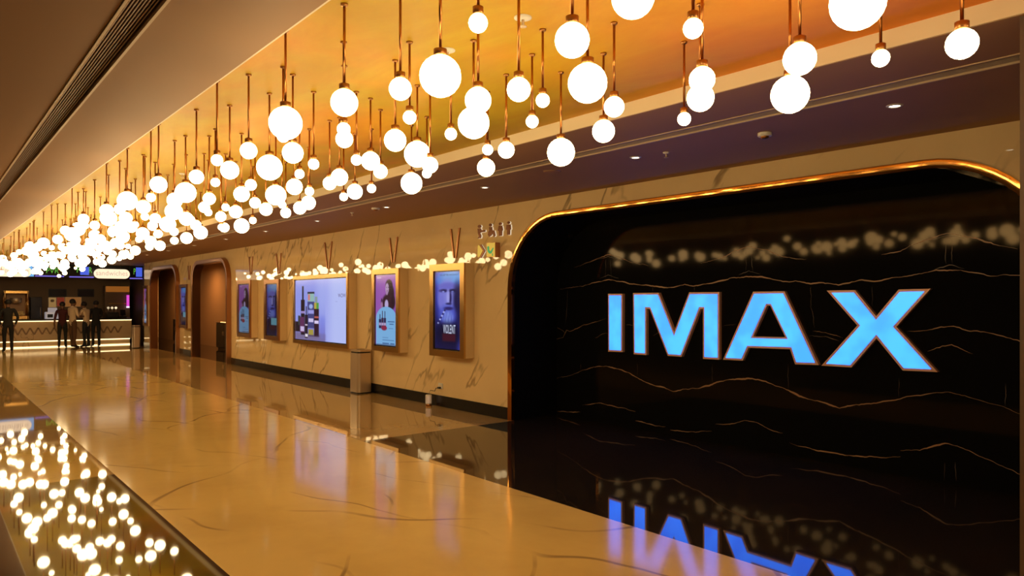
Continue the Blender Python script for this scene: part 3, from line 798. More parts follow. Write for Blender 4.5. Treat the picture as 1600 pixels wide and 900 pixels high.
# ------------------------------------------------------------------ bins
def rrect(cx, cy, hx, hy, r, n=5):
    p = []
    for sx, sy, a0 in ((1, 1, 0), (-1, 1, PI / 2), (-1, -1, PI), (1, -1, 1.5 * PI)):
        for k in range(n + 1):
            a = a0 + PI / 2 * k / n
            p.append((cx + sx * (hx - r) + r * math.cos(a), cy + sy * (hy - r) + r * math.sin(a)))
    return p
def bin_(x, y, h, hx, hy, label):
    t = thing('litter_bin', label, 'bin', (x, y, 0), 'tall metal litter bins along the marble wall')
    F = lambda a, c, d: (a, c, d)
    b = MB(); b.prism(rrect(x, y, hx - .008, hy - .008, 0.05), F, 0.0, 0.025, M_black); b.build('base', t)
    b = MB(); b.prism(rrect(x, y, hx, hy, 0.055), F, 0.025, h - 0.06, M_steel)
    bd = b.build('body', t)
    for p in bd.data.polygons: p.use_smooth = False
    b = MB(); b.prism(rrect(x, y, hx - .012, hy - .012, 0.05), F, h - 0.06, h - 0.035, M_black); b.build('opening_band', t)
    b = MB(); b.prism(rrect(x, y, hx, hy, 0.055), F, h - 0.035, h, M_steel); lid = b.build('lid', t)
    b = MB(); b.lathe([(0, 0.002), (0.06, 0.002), (0.075, 0.004), (0.08, 0)], M_black, 20, (x, y, h)); b.build('ash_plate', lid)
x, y = on_z(566, 615, 0)
bin_(6.17, y + 0.12, 0.78, 0.14, 0.17, 'tall brushed steel litter bin below the wide bottle screen')
x, y = on_z(212.5, 544, 0)
bin_(x, y, 0.80, 0.12, 0.12, 'distant slim metal litter bin beside the right end of the food counter')

# ------------------------------------------------------------------ perforated lantern with its cord
lx, ly = on_z(682.5, 632.5, 0)
lx = 6.24
t = thing('perforated_lantern', 'small white perforated table lantern glowing on the floor by the skirting', 'lantern', (lx, ly, 0))
b = MB(); b.lathe([(0, 0), (0.047, 0), (0.050, 0.012), (0.042, 0.03), (0.040, 0.034), (0, 0.034)], M_copper, 20, (lx, ly, 0)); b.build('base', t)
b = MB(); b.lathe([(0, 0.036), (0.033, 0.036), (0.033, 0.165), (0, 0.165)], emis('lantern_core', (1.0, 0.62, 0.45), 1.3), 16, (lx, ly, 0)); b.build('glowing_core', t)
b = MB(); NL = 9
for sg in (1, -1):
    for k in range(NL):
        b.tube([(lx + 0.044 * math.cos(2 * PI * k / NL + sg * q * 0.30), ly + 0.044 * math.sin(2 * PI * k / NL + sg * q * 0.30), 0.034 + 0.016 * q) for q in range(9)], 0.0075, M_white, 6)
b.lathe([(0.040, 0.030), (0.048, 0.030), (0.048, 0.042), (0.040, 0.042)], M_white, 20, (lx, ly, 0)); b.lathe([(0.040, 0.158), (0.048, 0.158), (0.046, 0.172), (0, 0.174)], M_white, 20, (lx, ly, 0))
b.build('lattice_shade', t)
py_, pz_ = on_x(689, 603, XW)
t2_ = thing('wall_socket', 'small pale wall socket above the perforated lantern', 'socket', (XW, py_, pz_))
b = MB(); b.box((XW - 0.012, py_ - 0.06, pz_ - 0.045), (XW - 0.001, py_ + 0.06, pz_ + 0.045), M_white, 0.004); b.build('plate', t2_)
b = MB(); b.box((XW - 0.014, py_ - 0.03, pz_ - 0.02), (XW - 0.0125, py_ + 0.03, pz_ + 0.02), M_fascia); b.build('rocker', t2_)
t3_ = thing('power_cord', 'thin dark cord and plug running from the wall socket to the perforated lantern', 'cord', (XW, py_, pz_))
b = MB(); b.box((XW - 0.055, py_ - 0.028, pz_ - 0.04), (XW - 0.015, py_ + 0.028, pz_ - 0.012), M_black, 0.006); b.build('plug', t3_)
b = MB(); b.tube([(XW - 0.055, py_, pz_ - 0.026), (XW - 0.075, py_ + 0.03, pz_ - 0.03), (XW - 0.08, py_ + 0.055, pz_ - 0.08), (XW - 0.085, ly - 0.01, 0.24), (lx + 0.004, ly, 0.182)], 0.005, M_black, 8); b.build('cable', t3_)

# ------------------------------------------------------------------ food counter at the far end
YC = 30.5
M_stone = veined('counter_stone', (0.80, 0.58, 0.34, 1), (0.45, 0.28, 0.14, 1), (0.72, 0.52, 0.30, 1), 0.3, vscale=1.0)
M_zig = mat('counter_inlay', (0.36, 0.22, 0.12), 0.4)
M_led = emis('warm_led', (1.0, 0.72, 0.36), 2.6)
M_top = mat('black_worktop', (0.012, 0.010, 0.010), 0.3)
xr, _ = on_y(205.5, 520, YC)
x0 = 1.2
t = thing('food_counter', 'long stone-fronted food counter with lit zigzag panel at the far end', 'counter', ((x0 + xr) / 2, YC, 0))
b = MB(); b.box((x0, YC, 0.24), (xr, YC + 0.75, 0.93), M_stone, 0.006); b.build('front_panel', t)
b = MB(); b.box((x0, YC - 0.04, 0.95), (min(xr + 0.30, XW - 0.03), YC + 0.8, 1.0), M_top, 0.006); b.build('worktop', t)
b = MB(); b.box((x0, YC - 0.012, 0.918), (xr, YC - 0.001, 0.945), M_led); b.build('upper_light_strip', t)
b = MB(); b.box((x0, YC + 0.05, 0.0), (xr - 0.05, YC + 0.7, 0.24), M_stone); pl = b.build('plinth', t)
for z in (0.018, 0.222):
    b = MB(); b.box((x0, YC + 0.03, z - 0.016), (xr - 0.05, YC + 0.049, z + 0.016), M_led); b.build('light_strip', pl)
b = MB(); k = 0; x = x0 + 0.05; up = True
while x + 0.24 < xr - 0.2:
    zz = (0.46, 0.70) if up else (0.70, 0.46)
    F = lambda a, z, d: (a, d, z)
    b.prism([(x, zz[0]), (x + 0.055, zz[0]), (x + 0.175, zz[1]), (x + 0.12, zz[1])], F, YC - 0.006, YC + 0.004, M_zig)
    x += 0.12; up = not up
b.build('zigzag_inlay', t)

# bulkhead with menu screens and hanging pill signs
zf0, zf1 = on_y(150, 434, 31.0)[1], ZS
b = MB(); b.box((0.6, 31.0, zf0), (6.79, 31.25, zf1), M_black); struct(b.build('trim_5'), 'black overhead bulkhead above the food counter')
M_blue = emis('blue_panel', rgb(70, 96, 220), 1.0)
M_violet = emis('violet_line', rgb(118, 104, 214), 1.0)
M_green = emis('green_lettering', rgb(96, 180, 60), 1.0)
M_sgn = emis('pill_sign_face', rgb(255, 226, 190), 1.25)
M_sgt = emis('pill_sign_lettering', rgb(214, 186, 160), 0.95)
M_cyl = emis('cyan_edge_light', rgb(110, 180, 240), 1.0)
def menu(px0, px1, py0, py1, label, letters):
    X0, z1 = on_y(px0, py0, 30.95); X1, _ = on_y(px1, py0, 30.95); z0 = on_y(px0, py1, 30.95)[1]
    z1 = min(z1, ZS - 0.02)
    t = thing('menu_screen', label, 'menu screen', ((X0 + X1) / 2, 30.98, z0), 'menu screens above the food counter')
    b = MB(); b.box((X0, 30.955, z0), (X1, 30.999, z1), M_black, 0.004); hs = b.build('housing', t)
    b = MB(); b.box((X0, 30.945, z0 - 0.045), (X1, 30.999, z0 - 0.003), M_violet); b.build('violet_light_line', t)
    H = z1 - z0
    for kind, u0, u1, v0, v1 in letters:
        xa, xb = X0 + (X1 - X0) * u0, X0 + (X1 - X0) * u1; za, zb_ = z0 + H * v0, z0 + H * v1
        if kind == 'blue':
            b = MB(); b.box((xa, 30.946, za), (xb, 30.954, zb_), M_blue); b.build('blue_panel', hs)
        else:
            place_text('lettering', kind, lambda a, c, d: (xa + a, 30.950, za + c), xb - xa, zb_ - za, M_green, hs)
menu(55, 100, 412, 430, 'menu screen with three green letters and no blue panel, second from the left', [('PVR', .38, .82, .20, .66)])
menu(108.5, 146.5, 414, 431.5, 'menu screen with green P and R around a blue panel, left of the sandwiches sign', [('P', .30, .44, .34, .84), ('R', .80, .93, .34, .84), ('blue', .44, .80, .14, .86)])
menu(203, 222.5, 416, 434, 'menu screen with a green P and blue panel, right of the sandwiches sign', [('P', .30, .46, .30, .82), ('blue', .48, .98, .10, .92)])
t = thing('menu_screen', 'bright cyan-edged menu screen behind the leftmost pill sign', 'menu screen', (2.2, 30.98, 2.3), 'menu screens above the food counter')
Xa, za = on_y(0, 432, 30.95); Xb, _ = on_y(53.5, 432, 30.95)
b = MB(); b.box((1.2, 30.955, za), (Xb, 30.999, ZS - 0.02), M_black); b.build('housing', t)
b = MB(); b.box((1.25, 30.95, za + 0.02), (Xb - 0.01, 30.954, ZS - 0.04), M_cyl); b.build('lit_panel', t)

def pill(px0, px1, py0, py1, Y, label, txt, ta, tb):
    X0, z1 = on_y(px0, py0, Y); X1, _ = on_y(px1, py0, Y); z0 = on_y((px0 + px1) / 2, py1, Y)[1]
    r = (z1 - z0) / 2; zc = (z0 + z1) / 2
    t = thing('pill_sign', label, 'sign', ((X0 + X1) / 2, Y, z0), 'lit rounded signs above the food counter')
    p = [(X0 + r + r * math.cos(PI / 2 + PI * k / 16), zc + r * math.sin(PI / 2 + PI * k / 16)) for k in range(17)] + [(X1 - r + r * math.cos(-PI / 2 + PI * k / 16), zc + r * math.sin(-PI / 2 + PI * k / 16)) for k in range(17)]
    F = lambda a, z, d: (a, d, z)
    b = MB(); b.prism(p, F, Y, Y + 0.09, M_sgn, M_white); bd = b.build('lit_body', t)
    for x in (X0 + (X1 - X0) * 0.25, X0 + (X1 - X0) * 0.75):
        b = MB(); b.tube([(x, Y + 0.045, z1), (x, Y + 0.045, ZS)], 0.008, M_black, 8); b.build('hanger', t)
    xa, xb = X0 + (X1 - X0) * ta, X0 + (X1 - X0) * tb
    place_text('lettering', txt, lambda a, c, d: (xa + a, Y - 0.004, zc - r * 0.36 + c), xb - xa, r * 1.0, M_sgt, bd)
pill(146.5, 202.8, 419.8, 435.3, 30.2, 'lit cream pill-shaped sign reading sandwiches', 'sandwiches', 0.06, 0.94)
pill(-42, 49.5, 414, 432, 30.2, 'lit cream pill-shaped sign cut off by the left edge, above the lone person', 'concessionaire', 0.06, 0.945)

# equipment on and behind the counter
def item(name, label, cat, px0, px1, py0, py1, Y, depth, build, group=None):
    X0, z1 = on_y(px0, py0, Y); X1, _ = on_y(px1, py0, Y); z0 = on_y(px0, py1, Y)[1]
    if name in ('till_printer', 'popcorn_machine', 'drinks_dispenser', 'till'): z0 = 1.0
    if name == 'display_cabinet': z0 = 0.0
    t = thing(name, label, cat, ((X0 + X1) / 2, Y + depth / 2, z0), group)
    build(t, X0, X1, z0, z1, Y, depth)
    return t
M_dscr = mat('unlit_screen', (0.012, 0.010, 0.020), 0.2)
def b_screen(t, X0, X1, z0, z1, Y, d):
    b = MB(); b.box((X0, Y, z0), (X1, Y + d, z1), M_black, 0.004); b.build('casing', t)
    b = MB(); b.box((X0 + .03, Y - .003, z0 + .03), (X1 - .03, Y - .0005, z1 - .03), M_dscr); b.build('screen', t)
item('display_screen', 'unlit dark screen above the beige and red boards behind the counter', 'screen', 76, 104, 451.5, 463.5, 33.13, 0.06, b_screen, 'dark screens behind the food counter')
item('display_screen', 'unlit dark screen over the orange board behind the counter, left of the sandwich sign', 'screen', 121.5, 147, 451.5, 463.6, 33.13, 0.06, b_screen, 'dark screens behind the food counter')
def b_board(col, spot):
    m = emis('board_%d_%d' % (col[0], col[1]), rgb(*col), 0.45)
    def f(t, X0, X1, z0, z1, Y, d):
        b = MB(); b.box((X0, Y, z0), (X1, Y + d, z1), M_white); b.build('backing', t)
        b = MB(); b.box((X0 + .01, Y - .003, z0 + .01), (X1 - .01, Y - .0005, z1 - .01), m); b.build('print', t)
        if spot:
            b = MB(); b.prism([(X0 + (X1 - X0) * (.5 + .25 * math.cos(2 * PI * k / 14)), z0 + (z1 - z0) * (.66 + .14 * math.sin(2 * PI * k / 14))) for k in range(14)], lambda a, z, dd: (a, dd, z), Y - .006, Y - .004, M_zig); b.build('dish_picture', t)
    return f
item('menu_board', 'beige lit board with a dark dish picture behind the counter', 'board', 75.5, 88, 464.5, 480.5, 33.16, 0.03, b_board((196, 150, 88), True), 'lit boards behind the food counter')
item('menu_board', 'red lit board between beige and orange boards behind the counter', 'board', 88.3, 101, 464.3, 479, 33.16, 0.03, b_board((150, 48, 28), False), 'lit boards behind the food counter')
item('menu_board', 'orange-beige lit board behind the two people in pale shirts', 'board', 101.3, 127.5, 464, 479.5, 33.16, 0.03, b_board((176, 112, 54), False), 'lit boards behind the food counter')
def b_printer(t, X0, X1, z0, z1, Y, d):
    m = mat('glowing_printer_white', (0.8, 0.78, 0.76), 0.4, emit=(0.8, 0.75, 0.8), estr=0.25)  # white casing gets a faint glow of its own, standing in for lamplight
    b = MB(); b.box((X0, Y, z0), (X1, Y + d, z0 + (z1 - z0) * .62), m, 0.02); b.build('body', t)
    b = MB(); b.prism([(Y + .03, z0 + (z1 - z0) * .62), (Y + d - .02, z0 + (z1 - z0) * .62), (Y + d - .02, z1), (Y + .15, z0 + (z1 - z0) * .75)], lambda a, z, dd: (dd, a, z), X0 + .1, X1 - .02, m); b.build('cover', t)
    b = MB(); b.box((X0 + .05, Y - .004, z0 + .05), (X0 + .22, Y - .0005, z0 + .17), M_black); b.build('slot', t)
item('till_printer', 'white till printer standing on the counter left of the maroon-shirted person', 'printer', 71.5, 92, 481, 496.5, 30.75, 0.35, b_printer)
def b_popcorn(t, X0, X1, z0, z1, Y, d):
    g = M_brass
    b = MB()
    for x in (X0, X1 - .07):
        b.tube([(x + .035, Y + .03, z0), (x + .035, Y + .03, z1)], .035, g, 10); b.tube([(x + .035, Y + d - .03, z0), (x + .035, Y + d - .03, z1)], .035, g, 10)
    b.box((X0, Y, z1 - .1), (X1, Y + d, z1), g, .01); b.box((X0, Y, z0), (X1, Y + d, z0 + .12), g, .01); b.build('frame', t)
    b = MB(); b.box((X0 + .06, Y + d - .05, z0 + .12), (X1 - .06, Y + d - .02, z1 - .1), M_brownwall); b.build('back_panel', t)
    b = MB(); b.lathe([(.02, 0), (.16, .02), (.19, .20), (.17, .20), (.14, .04), (0, .03)], M_steel, 18, ((X0 + X1) / 2, Y + d / 2, z0 + (z1 - z0) * .55)); b.build('kettle', t)
    b = MB(); rr = random.Random(3)
    for k in range(60):
        b.ball((rr.uniform(X0 + .12, X1 - .12), rr.uniform(Y + .08, Y + d - .1), z0 + .13 + abs(rr.gauss(0, .06))), .035, mat('popcorn', (.75, .55, .25), .7) if k == 0 else MATS['popcorn'], 6)
    o = b.build('popcorn', t); o['kind'] = 'stuff'
item('popcorn_machine', 'brass-framed popcorn cabinet on the counter behind the lone person', 'popcorn machine', 6, 45.5, 454, 499, 30.68, 0.55, b_popcorn)
def b_fridge(t, X0, X1, z0, z1, Y, d):
    b = MB(); b.box((X0, Y + .05, 0), (X1, Y + d, z1), M_black, .01); b.build('body', t)
    b = MB(); b.box((X0 + .01, Y, .1), (X1 - .01, Y + .045, z1 - .02), M_dscr, .006); dr = b.build('door', t)
    b = MB(); b.tube([(X1 - .06, Y - .001, 1.0), (X1 - .06, Y - .04, 1.02), (X1 - .06, Y - .04, 1.4), (X1 - .06, Y - .001, 1.42)], .012, M_steel, 8); b.build('handle', dr)
item('upright_fridge', 'tall black fridge behind the counter, right of the popcorn cabinet', 'fridge', 47.5, 66, 464, 540, 31.9, 0.6, b_fridge)
M_mach = mat('machine_glass', (0.20, 0.12, 0.06), 0.25)
def b_mach(t, X0, X1, z0, z1, Y, d):
    b = MB(); b.box((X0, Y + .02, z0), (X1, Y + d, z1), M_mach, .01); b.build('cabinet', t)
    b = MB(); b.box((X0 + .02, Y, z1 - .24), (X1 - .02, Y + .019, z1 - .02), emis('orange_header', rgb(150, 86, 26), .8)); b.build('lit_header', t)
    b = MB(); b.box((X0 + .12, Y, z1 - .72), (X1 - .12, Y + .018, z1 - .68), M_brass); b.build('shelf_rail', t)
item('display_cabinet', 'brown glass-fronted display cabinet with orange header under the sandwiches sign', 'cabinet', 164.5, 203, 446.5, 488, 32.2, 0.5, b_mach)
def b_neon(t, X0, X1, z0, z1, Y, d):
    xc = (X0 + X1) / 2
    b = MB(); b.tube([(xc, Y + .04, z0 + .06), (xc, Y + .04, z1)], .05, emis('magenta_tube', (0.62, 0.06, 0.50), 1.2), 12); b.build('tube', t)
    b = MB(); b.tube([(xc, Y + .04, z0), (xc, Y + .04, z0 + .06)], .055, emis('tube_tip', (1, .75, 1), 1.4), 12); b.build('end_cap', t)
    b = MB(); b.box((xc - .02, Y + .09, z0 + .1), (xc + .02, Y + .12, z1 - .05), M_black); b.build('mount', t)
item('neon_tube', 'upright magenta light tube on the display cabinet under the sandwiches sign', 'light', 198, 202.5, 461, 481, 32.0, 0.1, b_neon)
def b_lamps(t, X0, X1, z0, z1, Y, d):
    b = MB(); b.box((X0, Y, z0), (X1, Y + d, z0 + .22), M_black, .02); b.build('base', t)
    for k in range(3):
        x = X0 + (X1 - X0) * (.2 + .3 * k)
        b = MB(); b.tube([(x, Y + .1, z0 + .22), (x, Y + .1, z1 - .08)], .012, M_steel, 8); st = b.build('tap', t)
        b = MB(); b.ball((x, Y + .1, z1 - .05), .045, emis('tap_light_%d' % k, (1, .8, .5), .6 + .3 * k), 10); b.build('knob', st)
item('drinks_dispenser', 'dark drinks dispenser with small lit taps on the counter under the sandwiches sign', 'drinks dispenser', 166, 186, 479, 500, 30.8, 0.35, b_lamps)
def b_till(t, X0, X1, z0, z1, Y, d):
    b = MB(); b.box((X0, Y + .1, z0), (X1, Y + d, z0 + .07), M_black, .008); b.build('base', t)
    b = MB(); b.prism([(Y + .1, z0 + .1), (Y + .14, z0 + .1), (Y + .26, z1), (Y + .22, z1)], lambda a, z, dd: (dd, a, z), X0 + .03, X1 - .03, M_dscr); b.build('display', t)
    b = MB(); b.tube([((X0 + X1) / 2, Y + .2, z0 + .07), ((X0 + X1) / 2, Y + .22, z0 + .22)], .025, M_black, 8); b.build('stand', t)
item('till', 'dark till with tilted display near the right end of the counter', 'till', 188, 199, 484, 500, 30.7, 0.4, b_till)

# ------------------------------------------------------------------ people at the counter
def person(name, label, loc, yaw, H, cols, pose):
    """one skinned body; pose gives joint positions for a 1.70 m figure facing +y"""
    J = dict(pelvis=(0, 0, .93), waist=(0, .0, 1.06), chest=(0, 0, 1.26), neckb=(0, 0, 1.42), neck=(0, .01, 1.48), jaw=(0, .03, 1.54), head=(0, .02, 1.61), crown=(0, .015, 1.67),
             nose=(0, .115, 1.575))
    for s, k in ((-1, 'L'), (1, 'R')):
        J.update({'sh' + k: (s * .17, 0, 1.40), 'el' + k: (s * .235, -.02, 1.12), 'wr' + k: (s * .25, .04, .88), 'pa' + k: (s * .25, .06, .80),
                  'hip' + k: (s * .09, 0, .88), 'kn' + k: (s * .10, .015, .49), 'an' + k: (s * .105, -.02, .09), 'ba' + k: (s * .12, .09, .035), 'to' + k: (s * .125, .17, .03), 'he' + k: (s * .105, -.06, .035)})
    J.update(pose)
    R = dict(pelvis=.135, waist=.125, chest=.145, neckb=.075, neck=.055, jaw=.07, head=.095, crown=.06, nose=.018)
    for k in 'LR':
        R.update({'sh' + k: .066, 'el' + k: .045, 'wr' + k: .030, 'pa' + k: .036, 'hip' + k: .095, 'kn' + k: .062, 'an' + k: .045, 'ba' + k: .042, 'to' + k: .030, 'he' + k: .038})
    E = [('pelvis', 'waist', 't'), ('waist', 'chest', 't'), ('chest', 'neckb', 't'), ('neckb', 'neck', 's'), ('neck', 'jaw', 's'), ('jaw', 'head', 's'), ('head', 'crown', 's'), ('jaw', 'nose', 's')]
    for k in 'LR':
        E += [('chest', 'sh' + k, 't'), ('sh' + k, 'el' + k, 't'), ('el' + k, 'wr' + k, cols.get('fore', 's')), ('wr' + k, 'pa' + k, 's'),
              ('pelvis', 'hip' + k, 'p'), ('hip' + k, 'kn' + k, 'p'), ('kn' + k, 'an' + k, 'p'), ('an' + k, 'ba' + k, 'f'), ('ba' + k, 'to' + k, 'f'), ('an' + k, 'he' + k, 'f')]
        d = (Vector(J['pa' + k]) - Vector(J['wr' + k])).normalized()
        sgn = -1 if k == 'L' else 1
        side = Vector((0, 1, 0)) if abs(d.y) < .8 else Vector((sgn, 0, 0))
        side = (side - d * side.dot(d)).normalized(); nrm = d.cross(side)
        for i, ln in enumerate((.075, .085, .080, .062)):
            o = Vector(J['pa' + k]) + side * (.030 - .020 * i)
            a, c = o + d * ln * .5, o + d * ln + nrm * (.02 * sgn)
            J['f%s%da' % (k, i)] = a; J['f%s%db' % (k, i)] = c
            R['f%s%da' % (k, i)] = .0095; R['f%s%db' % (k, i)] = .008
            E += [('pa' + k, 'f%s%da' % (k, i), 's'), ('f%s%da' % (k, i), 'f%s%db' % (k, i), 's')]
        a = Vector(J['wr' + k]) + d * .03 + side * .045; c = a + d * .04 + side * .012
        J['t%sa' % k] = a; J['t%sb' % k] = c; R['t%sa' % k] = .012; R['t%sb' % k] = .009
        E += [('pa' + k, 't%sa' % k, 's'), ('t%sa' % k, 't%sb' % k, 's')]
    names = list(J); idx = {n: i for i, n in enumerate(names)}
    sc = H / 1.73
    me = bpy.data.meshes.new('skeleton')
    me.from_pydata([tuple(Vector(J[n]) * sc) for n in names], [(idx[a], idx[c]) for a, c, _ in E], [])
    o = bpy.data.objects.new('skeleton', me); COL.objects.link(o)
    o.modifiers.new('Skin', 'SKIN')
    sv = me.skin_vertices[0].data
    for n in names:
        sv[idx[n]].radius = (R[n] * sc, R[n] * sc * (0.72 if n in ('waist', 'chest', 'pelvis') else 1.0))
        sv[idx[n]].use_root = (n == 'pelvis')
    sub = o.modifiers.new('Sub', 'SUBSURF'); sub.levels = 2; sub.render_levels = 2
    dg = bpy.context.evaluated_depsgraph_get(); dg.update()
    body = bpy.data.meshes.new_from_object(o.evaluated_get(dg))
    bpy.data.objects.remove(o); bpy.data.meshes.remove(me)
    body.materials.clear()
    order = ['s', 't', 'p', 'f']
    for k in order: body.materials.append(cols[k])
    segs = [(Vector(J[a]) * sc, Vector(J[c]) * sc, k, min(R[a], R[c]) * sc) for a, c, k in E]
    for p in body.polygons:
        best = None
        for a, c, k, r in segs:
            ab = c - a; q = max(0, min(1, (p.center - a).dot(ab) / max(1e-9, ab.length_squared)))
            d = (p.center - (a + ab * q)).length - r
            if best is None or d < best[0]: best = (d, k)
        p.material_index = order.index(best[1]); p.use_smooth = True
    z0 = min(v.co.z for v in body.vertices)
    root = thing(name, label, 'person', (loc[0], loc[1], 0), 'people at the food counter')
    root.rotation_euler = (0, 0, yaw)
    bo = bpy.data.objects.new('body', body); COL.objects.link(bo); bo.parent = root; bo.location = (0, 0, -z0)
    hb = MB(); hc = Vector(J['head']) * sc
    hb.ball((hc.x, hc.y - .022 * sc, hc.z + .022 * sc), .104 * sc, cols['h'], 14, (0.95, 1.0, 0.98))
    hb.bm.verts.ensure_lookup_table()
    geom = [v for v in hb.bm.verts if v.co.z < hc.z - .055 * sc or (v.co.y > hc.y + .045 * sc and v.co.z < hc.z + .045 * sc)]
    bmesh.ops.delete(hb.bm, geom=geom, context='VERTS')
    ho = hb.build('hair'); ho.parent = root; ho.location = (0, 0, -z0)
    eb = MB()
    for s in (-1, 1): eb.ball((hc.x + s * .033 * sc, hc.y + .086 * sc, hc.z), .011 * sc, M_black, 8)
    eo = eb.build('eyes'); eo.parent = root; eo.location = (0, 0, -z0)
    return root

skin = mat('skin', (0.20, 0.095, 0.05), 0.5)
hair = mat('dark_hair', (0.012, 0.009, 0.008), 0.6)
shoe = mat('dark_shoe', (0.012, 0.010, 0.010), 0.4)
blk = mat('black_cloth', (0.012, 0.011, 0.012), 0.8)
navy = mat('dark_trousers', (0.014, 0.016, 0.018), 0.8)
maroon = mat('maroon_cloth', (0.075, 0.012, 0.016), 0.8)
cream = mat('cream_shirt', (0.78, 0.60, 0.40), 0.8)
brown = mat('brown_trousers', (0.13, 0.065, 0.032), 0.8)
def P(px, py, Y=None):
    return (on_y(px, py, Y)[0], Y) if Y else on_z(px, py, 0)
def height(px, py_f, py_t):
    x, y = P(px, py_f); Z = x * SN + y * CS
    return (py_f - py_t) / FPX * Z
person('person', 'person in black seen from behind, standing alone at the far left', P(12.5, 549.5), 0.05, 1.70,
       dict(s=skin, t=blk, p=blk, f=shoe, h=hair, fore='t'), dict(elL=(-.27, -.05, 1.12), elR=(.27, -.05, 1.12), wrL=(-.20, -.02, .90), wrR=(.20, -.02, .90), paL=(-.17, -.03, .83), paR=(.17, -.03, .83),
            anL=(-.10, -.02, .09), anR=(.10, -.02, .09)))
person('person', 'person in maroon shirt and dark trousers, leftmost of the counter group', P(97.5, 0, 30.0), -0.2, 1.62,
       dict(s=skin, t=maroon, p=navy, f=shoe, h=hair, fore='s'), dict(wrL=(-.26, .02, .88)))
person('person', 'person in pale shirt and brown trousers with head turned right, in the counter group', P(113.5, 0, 29.7), -1.1, 1.72,
       dict(s=skin, t=cream, p=brown, f=shoe, h=hair, fore='s'), dict(elL=(-.23, .04, 1.13), wrL=(-.14, .25, 1.12), paL=(-.10, .32, 1.13), elR=(.23, .03, 1.13), wrR=(.16, .24, 1.10), paR=(.12, .31, 1.11), anL=(-.10, .06, .09), baL=(-.10, .17, .035), toL=(-.10, .25, .03), heL=(-.10, .02, .035)))
person('person', 'person in cream shirt and dark trousers leaning left towards the pale-shirted neighbour', P(135, 0, 29.8), 0.75, 1.64,
       dict(s=skin, t=cream, p=navy, f=shoe, h=hair, fore='s'), dict(chest=(0, .04, 1.26), neckb=(0, .08, 1.41), neck=(0, .10, 1.47), jaw=(0, .13, 1.52), head=(0, .12, 1.59), crown=(0, .11, 1.65), nose=(0, .215, 1.555),
            shL=(-.17, .05, 1.39), shR=(.17, .05, 1.39), elL=(-.23, .12, 1.14), wrL=(-.12, .33, 1.16), paL=(-.08, .40, 1.17), elR=(.23, .10, 1.13), wrR=(.14, .30, 1.14), paR=(.10, .37, 1.15)))
person('person', 'person all in black seen from behind, rightmost of the counter group', P(150, 0, 30.05), 0.15, 1.66,
       dict(s=skin, t=blk, p=navy, f=shoe, h=hair, fore='t'), dict(elR=(.22, .06, 1.14), wrR=(.12, .24, 1.05), paR=(.09, .31, 1.05)))

# ------------------------------------------------------------------ globe pendants
SIZES = (0.074, 0.105, 0.131, 0.174)
WORDS = ('tiny', 'small', 'medium', 'large')
# photo centre and diameter of every globe that can be told apart
GL = [(989,-5,68),(1340,4,84),(1503,68.5,47.5),(1376,91,28),(1249.5,92,51),(1234.5,147.5,59),(1083,44.5,32),(1097,124.5,41),(1094.5,153,43),(1069,186,22),
(894,63,55),(918,130,62),(959.5,167,32.5),(943,205,36),(876.5,238,44),(810.5,140,38),(848,157,23),(831.5,190,21),(791,234.5,27),(747,36,31),(747,157,42),(740,192,50),
(688,119,66),(762,234,18),(759.5,262,29),(704.5,209.5,20),(625.5,139,36),(640,183.5,22),(617.5,219.5,35),(652,241,42),(672,258,26),(667,271,16),(643,286.5,34),
(538,160.5,43),(537,202,22),(538,217.5,28),(443,192,52),(442.5,213,20),(457.5,239,33),(421,262,40),(490,256.5,18),(468,272,16),(460,292,26),(483.5,299,15),(431,305,32),
(579,251.5,30),(557,250,18),(594.5,268,23),(530.5,277,27),(515,286.5,22),(554.5,299.5,25),(537,307.5,14),(580.5,294.5,15),(482,317,23),(468.5,325,21),(446.5,332.5,17),(441,320,13),(415.5,327,21),
(388.5,235.5,27),(359,266,29),(328.5,249,19),(336.5,285,15),(307,276.5,23),(290,301,32),(392,289,18),(377.5,303.5,25),(398.5,317,18),(352.5,324,13),(368.5,331,21),(345,338.5,17),(350.5,355.5,16),
(346,355,12),(377.5,353,24),(395,344.5,12),(327,310.5,20),(319,324,18),(325.5,332,12.5),(273,313,24),(271.5,330.5,27),(262,350.5,25),(272,362,14),(291,342,22),(297,344,16),(306,352,17),(313.5,363.5,22),(291.5,372,19),
(242,288,26.5),(235.5,308.5,15),(199,314,30),(187,327,17),(224,323.5,22),(226.5,338.5,13),(242.5,341.5,17),(238.5,353,16),(166,329,21),(169.5,341,25),(196.5,341,20),(211.5,351,11),(205,355,18),(178,362,19),
(190,355,21),(192,370,20),(223,365,20),(217,374,11),(235.5,377,17),(233.5,385.5,13),(247,365.5,14),(250,384,17),(272.5,376,13),(130.5,342.5,17),(148,352,15),(122,358,22),(134,353,10),(102,360,15),
(148,368,18),(157,374,16),(200,385,9),(211.5,391.5,16),(193,398,15),(174.5,406,14),(176,397,12),(152,399,14),(159,401.5,10),(151,409,11),(68,380,18),(80.6,387,9),(68.6,396,9),(22,399.5,11),(47,385,16),(42,392,15),
(52,398,16),(85,365,23),(90,374,15),(82,400,15),(84.5,411,14),(69,414,15),(63,407,13),(97.5,386,13),(102.6,391,13),(115.6,394,13),(101,411,13),(98,421,8),(106,417,6),(124,411,15),(133,407,14),(130,392,18),(140,382,13),(118,375,15),
(6,410,13),(17,414,14),(29,410,15),(36,414,15),(46,410,13),(4,404,12),(165,383,15),(180,379,15),(168,392,13),(156,388,13),(58,386,14),(112,402,12),(188,384,13),(110,384,13),(120,386,13),(128,400,12),(143,394,12),(92,398,11),(74,403,12)]

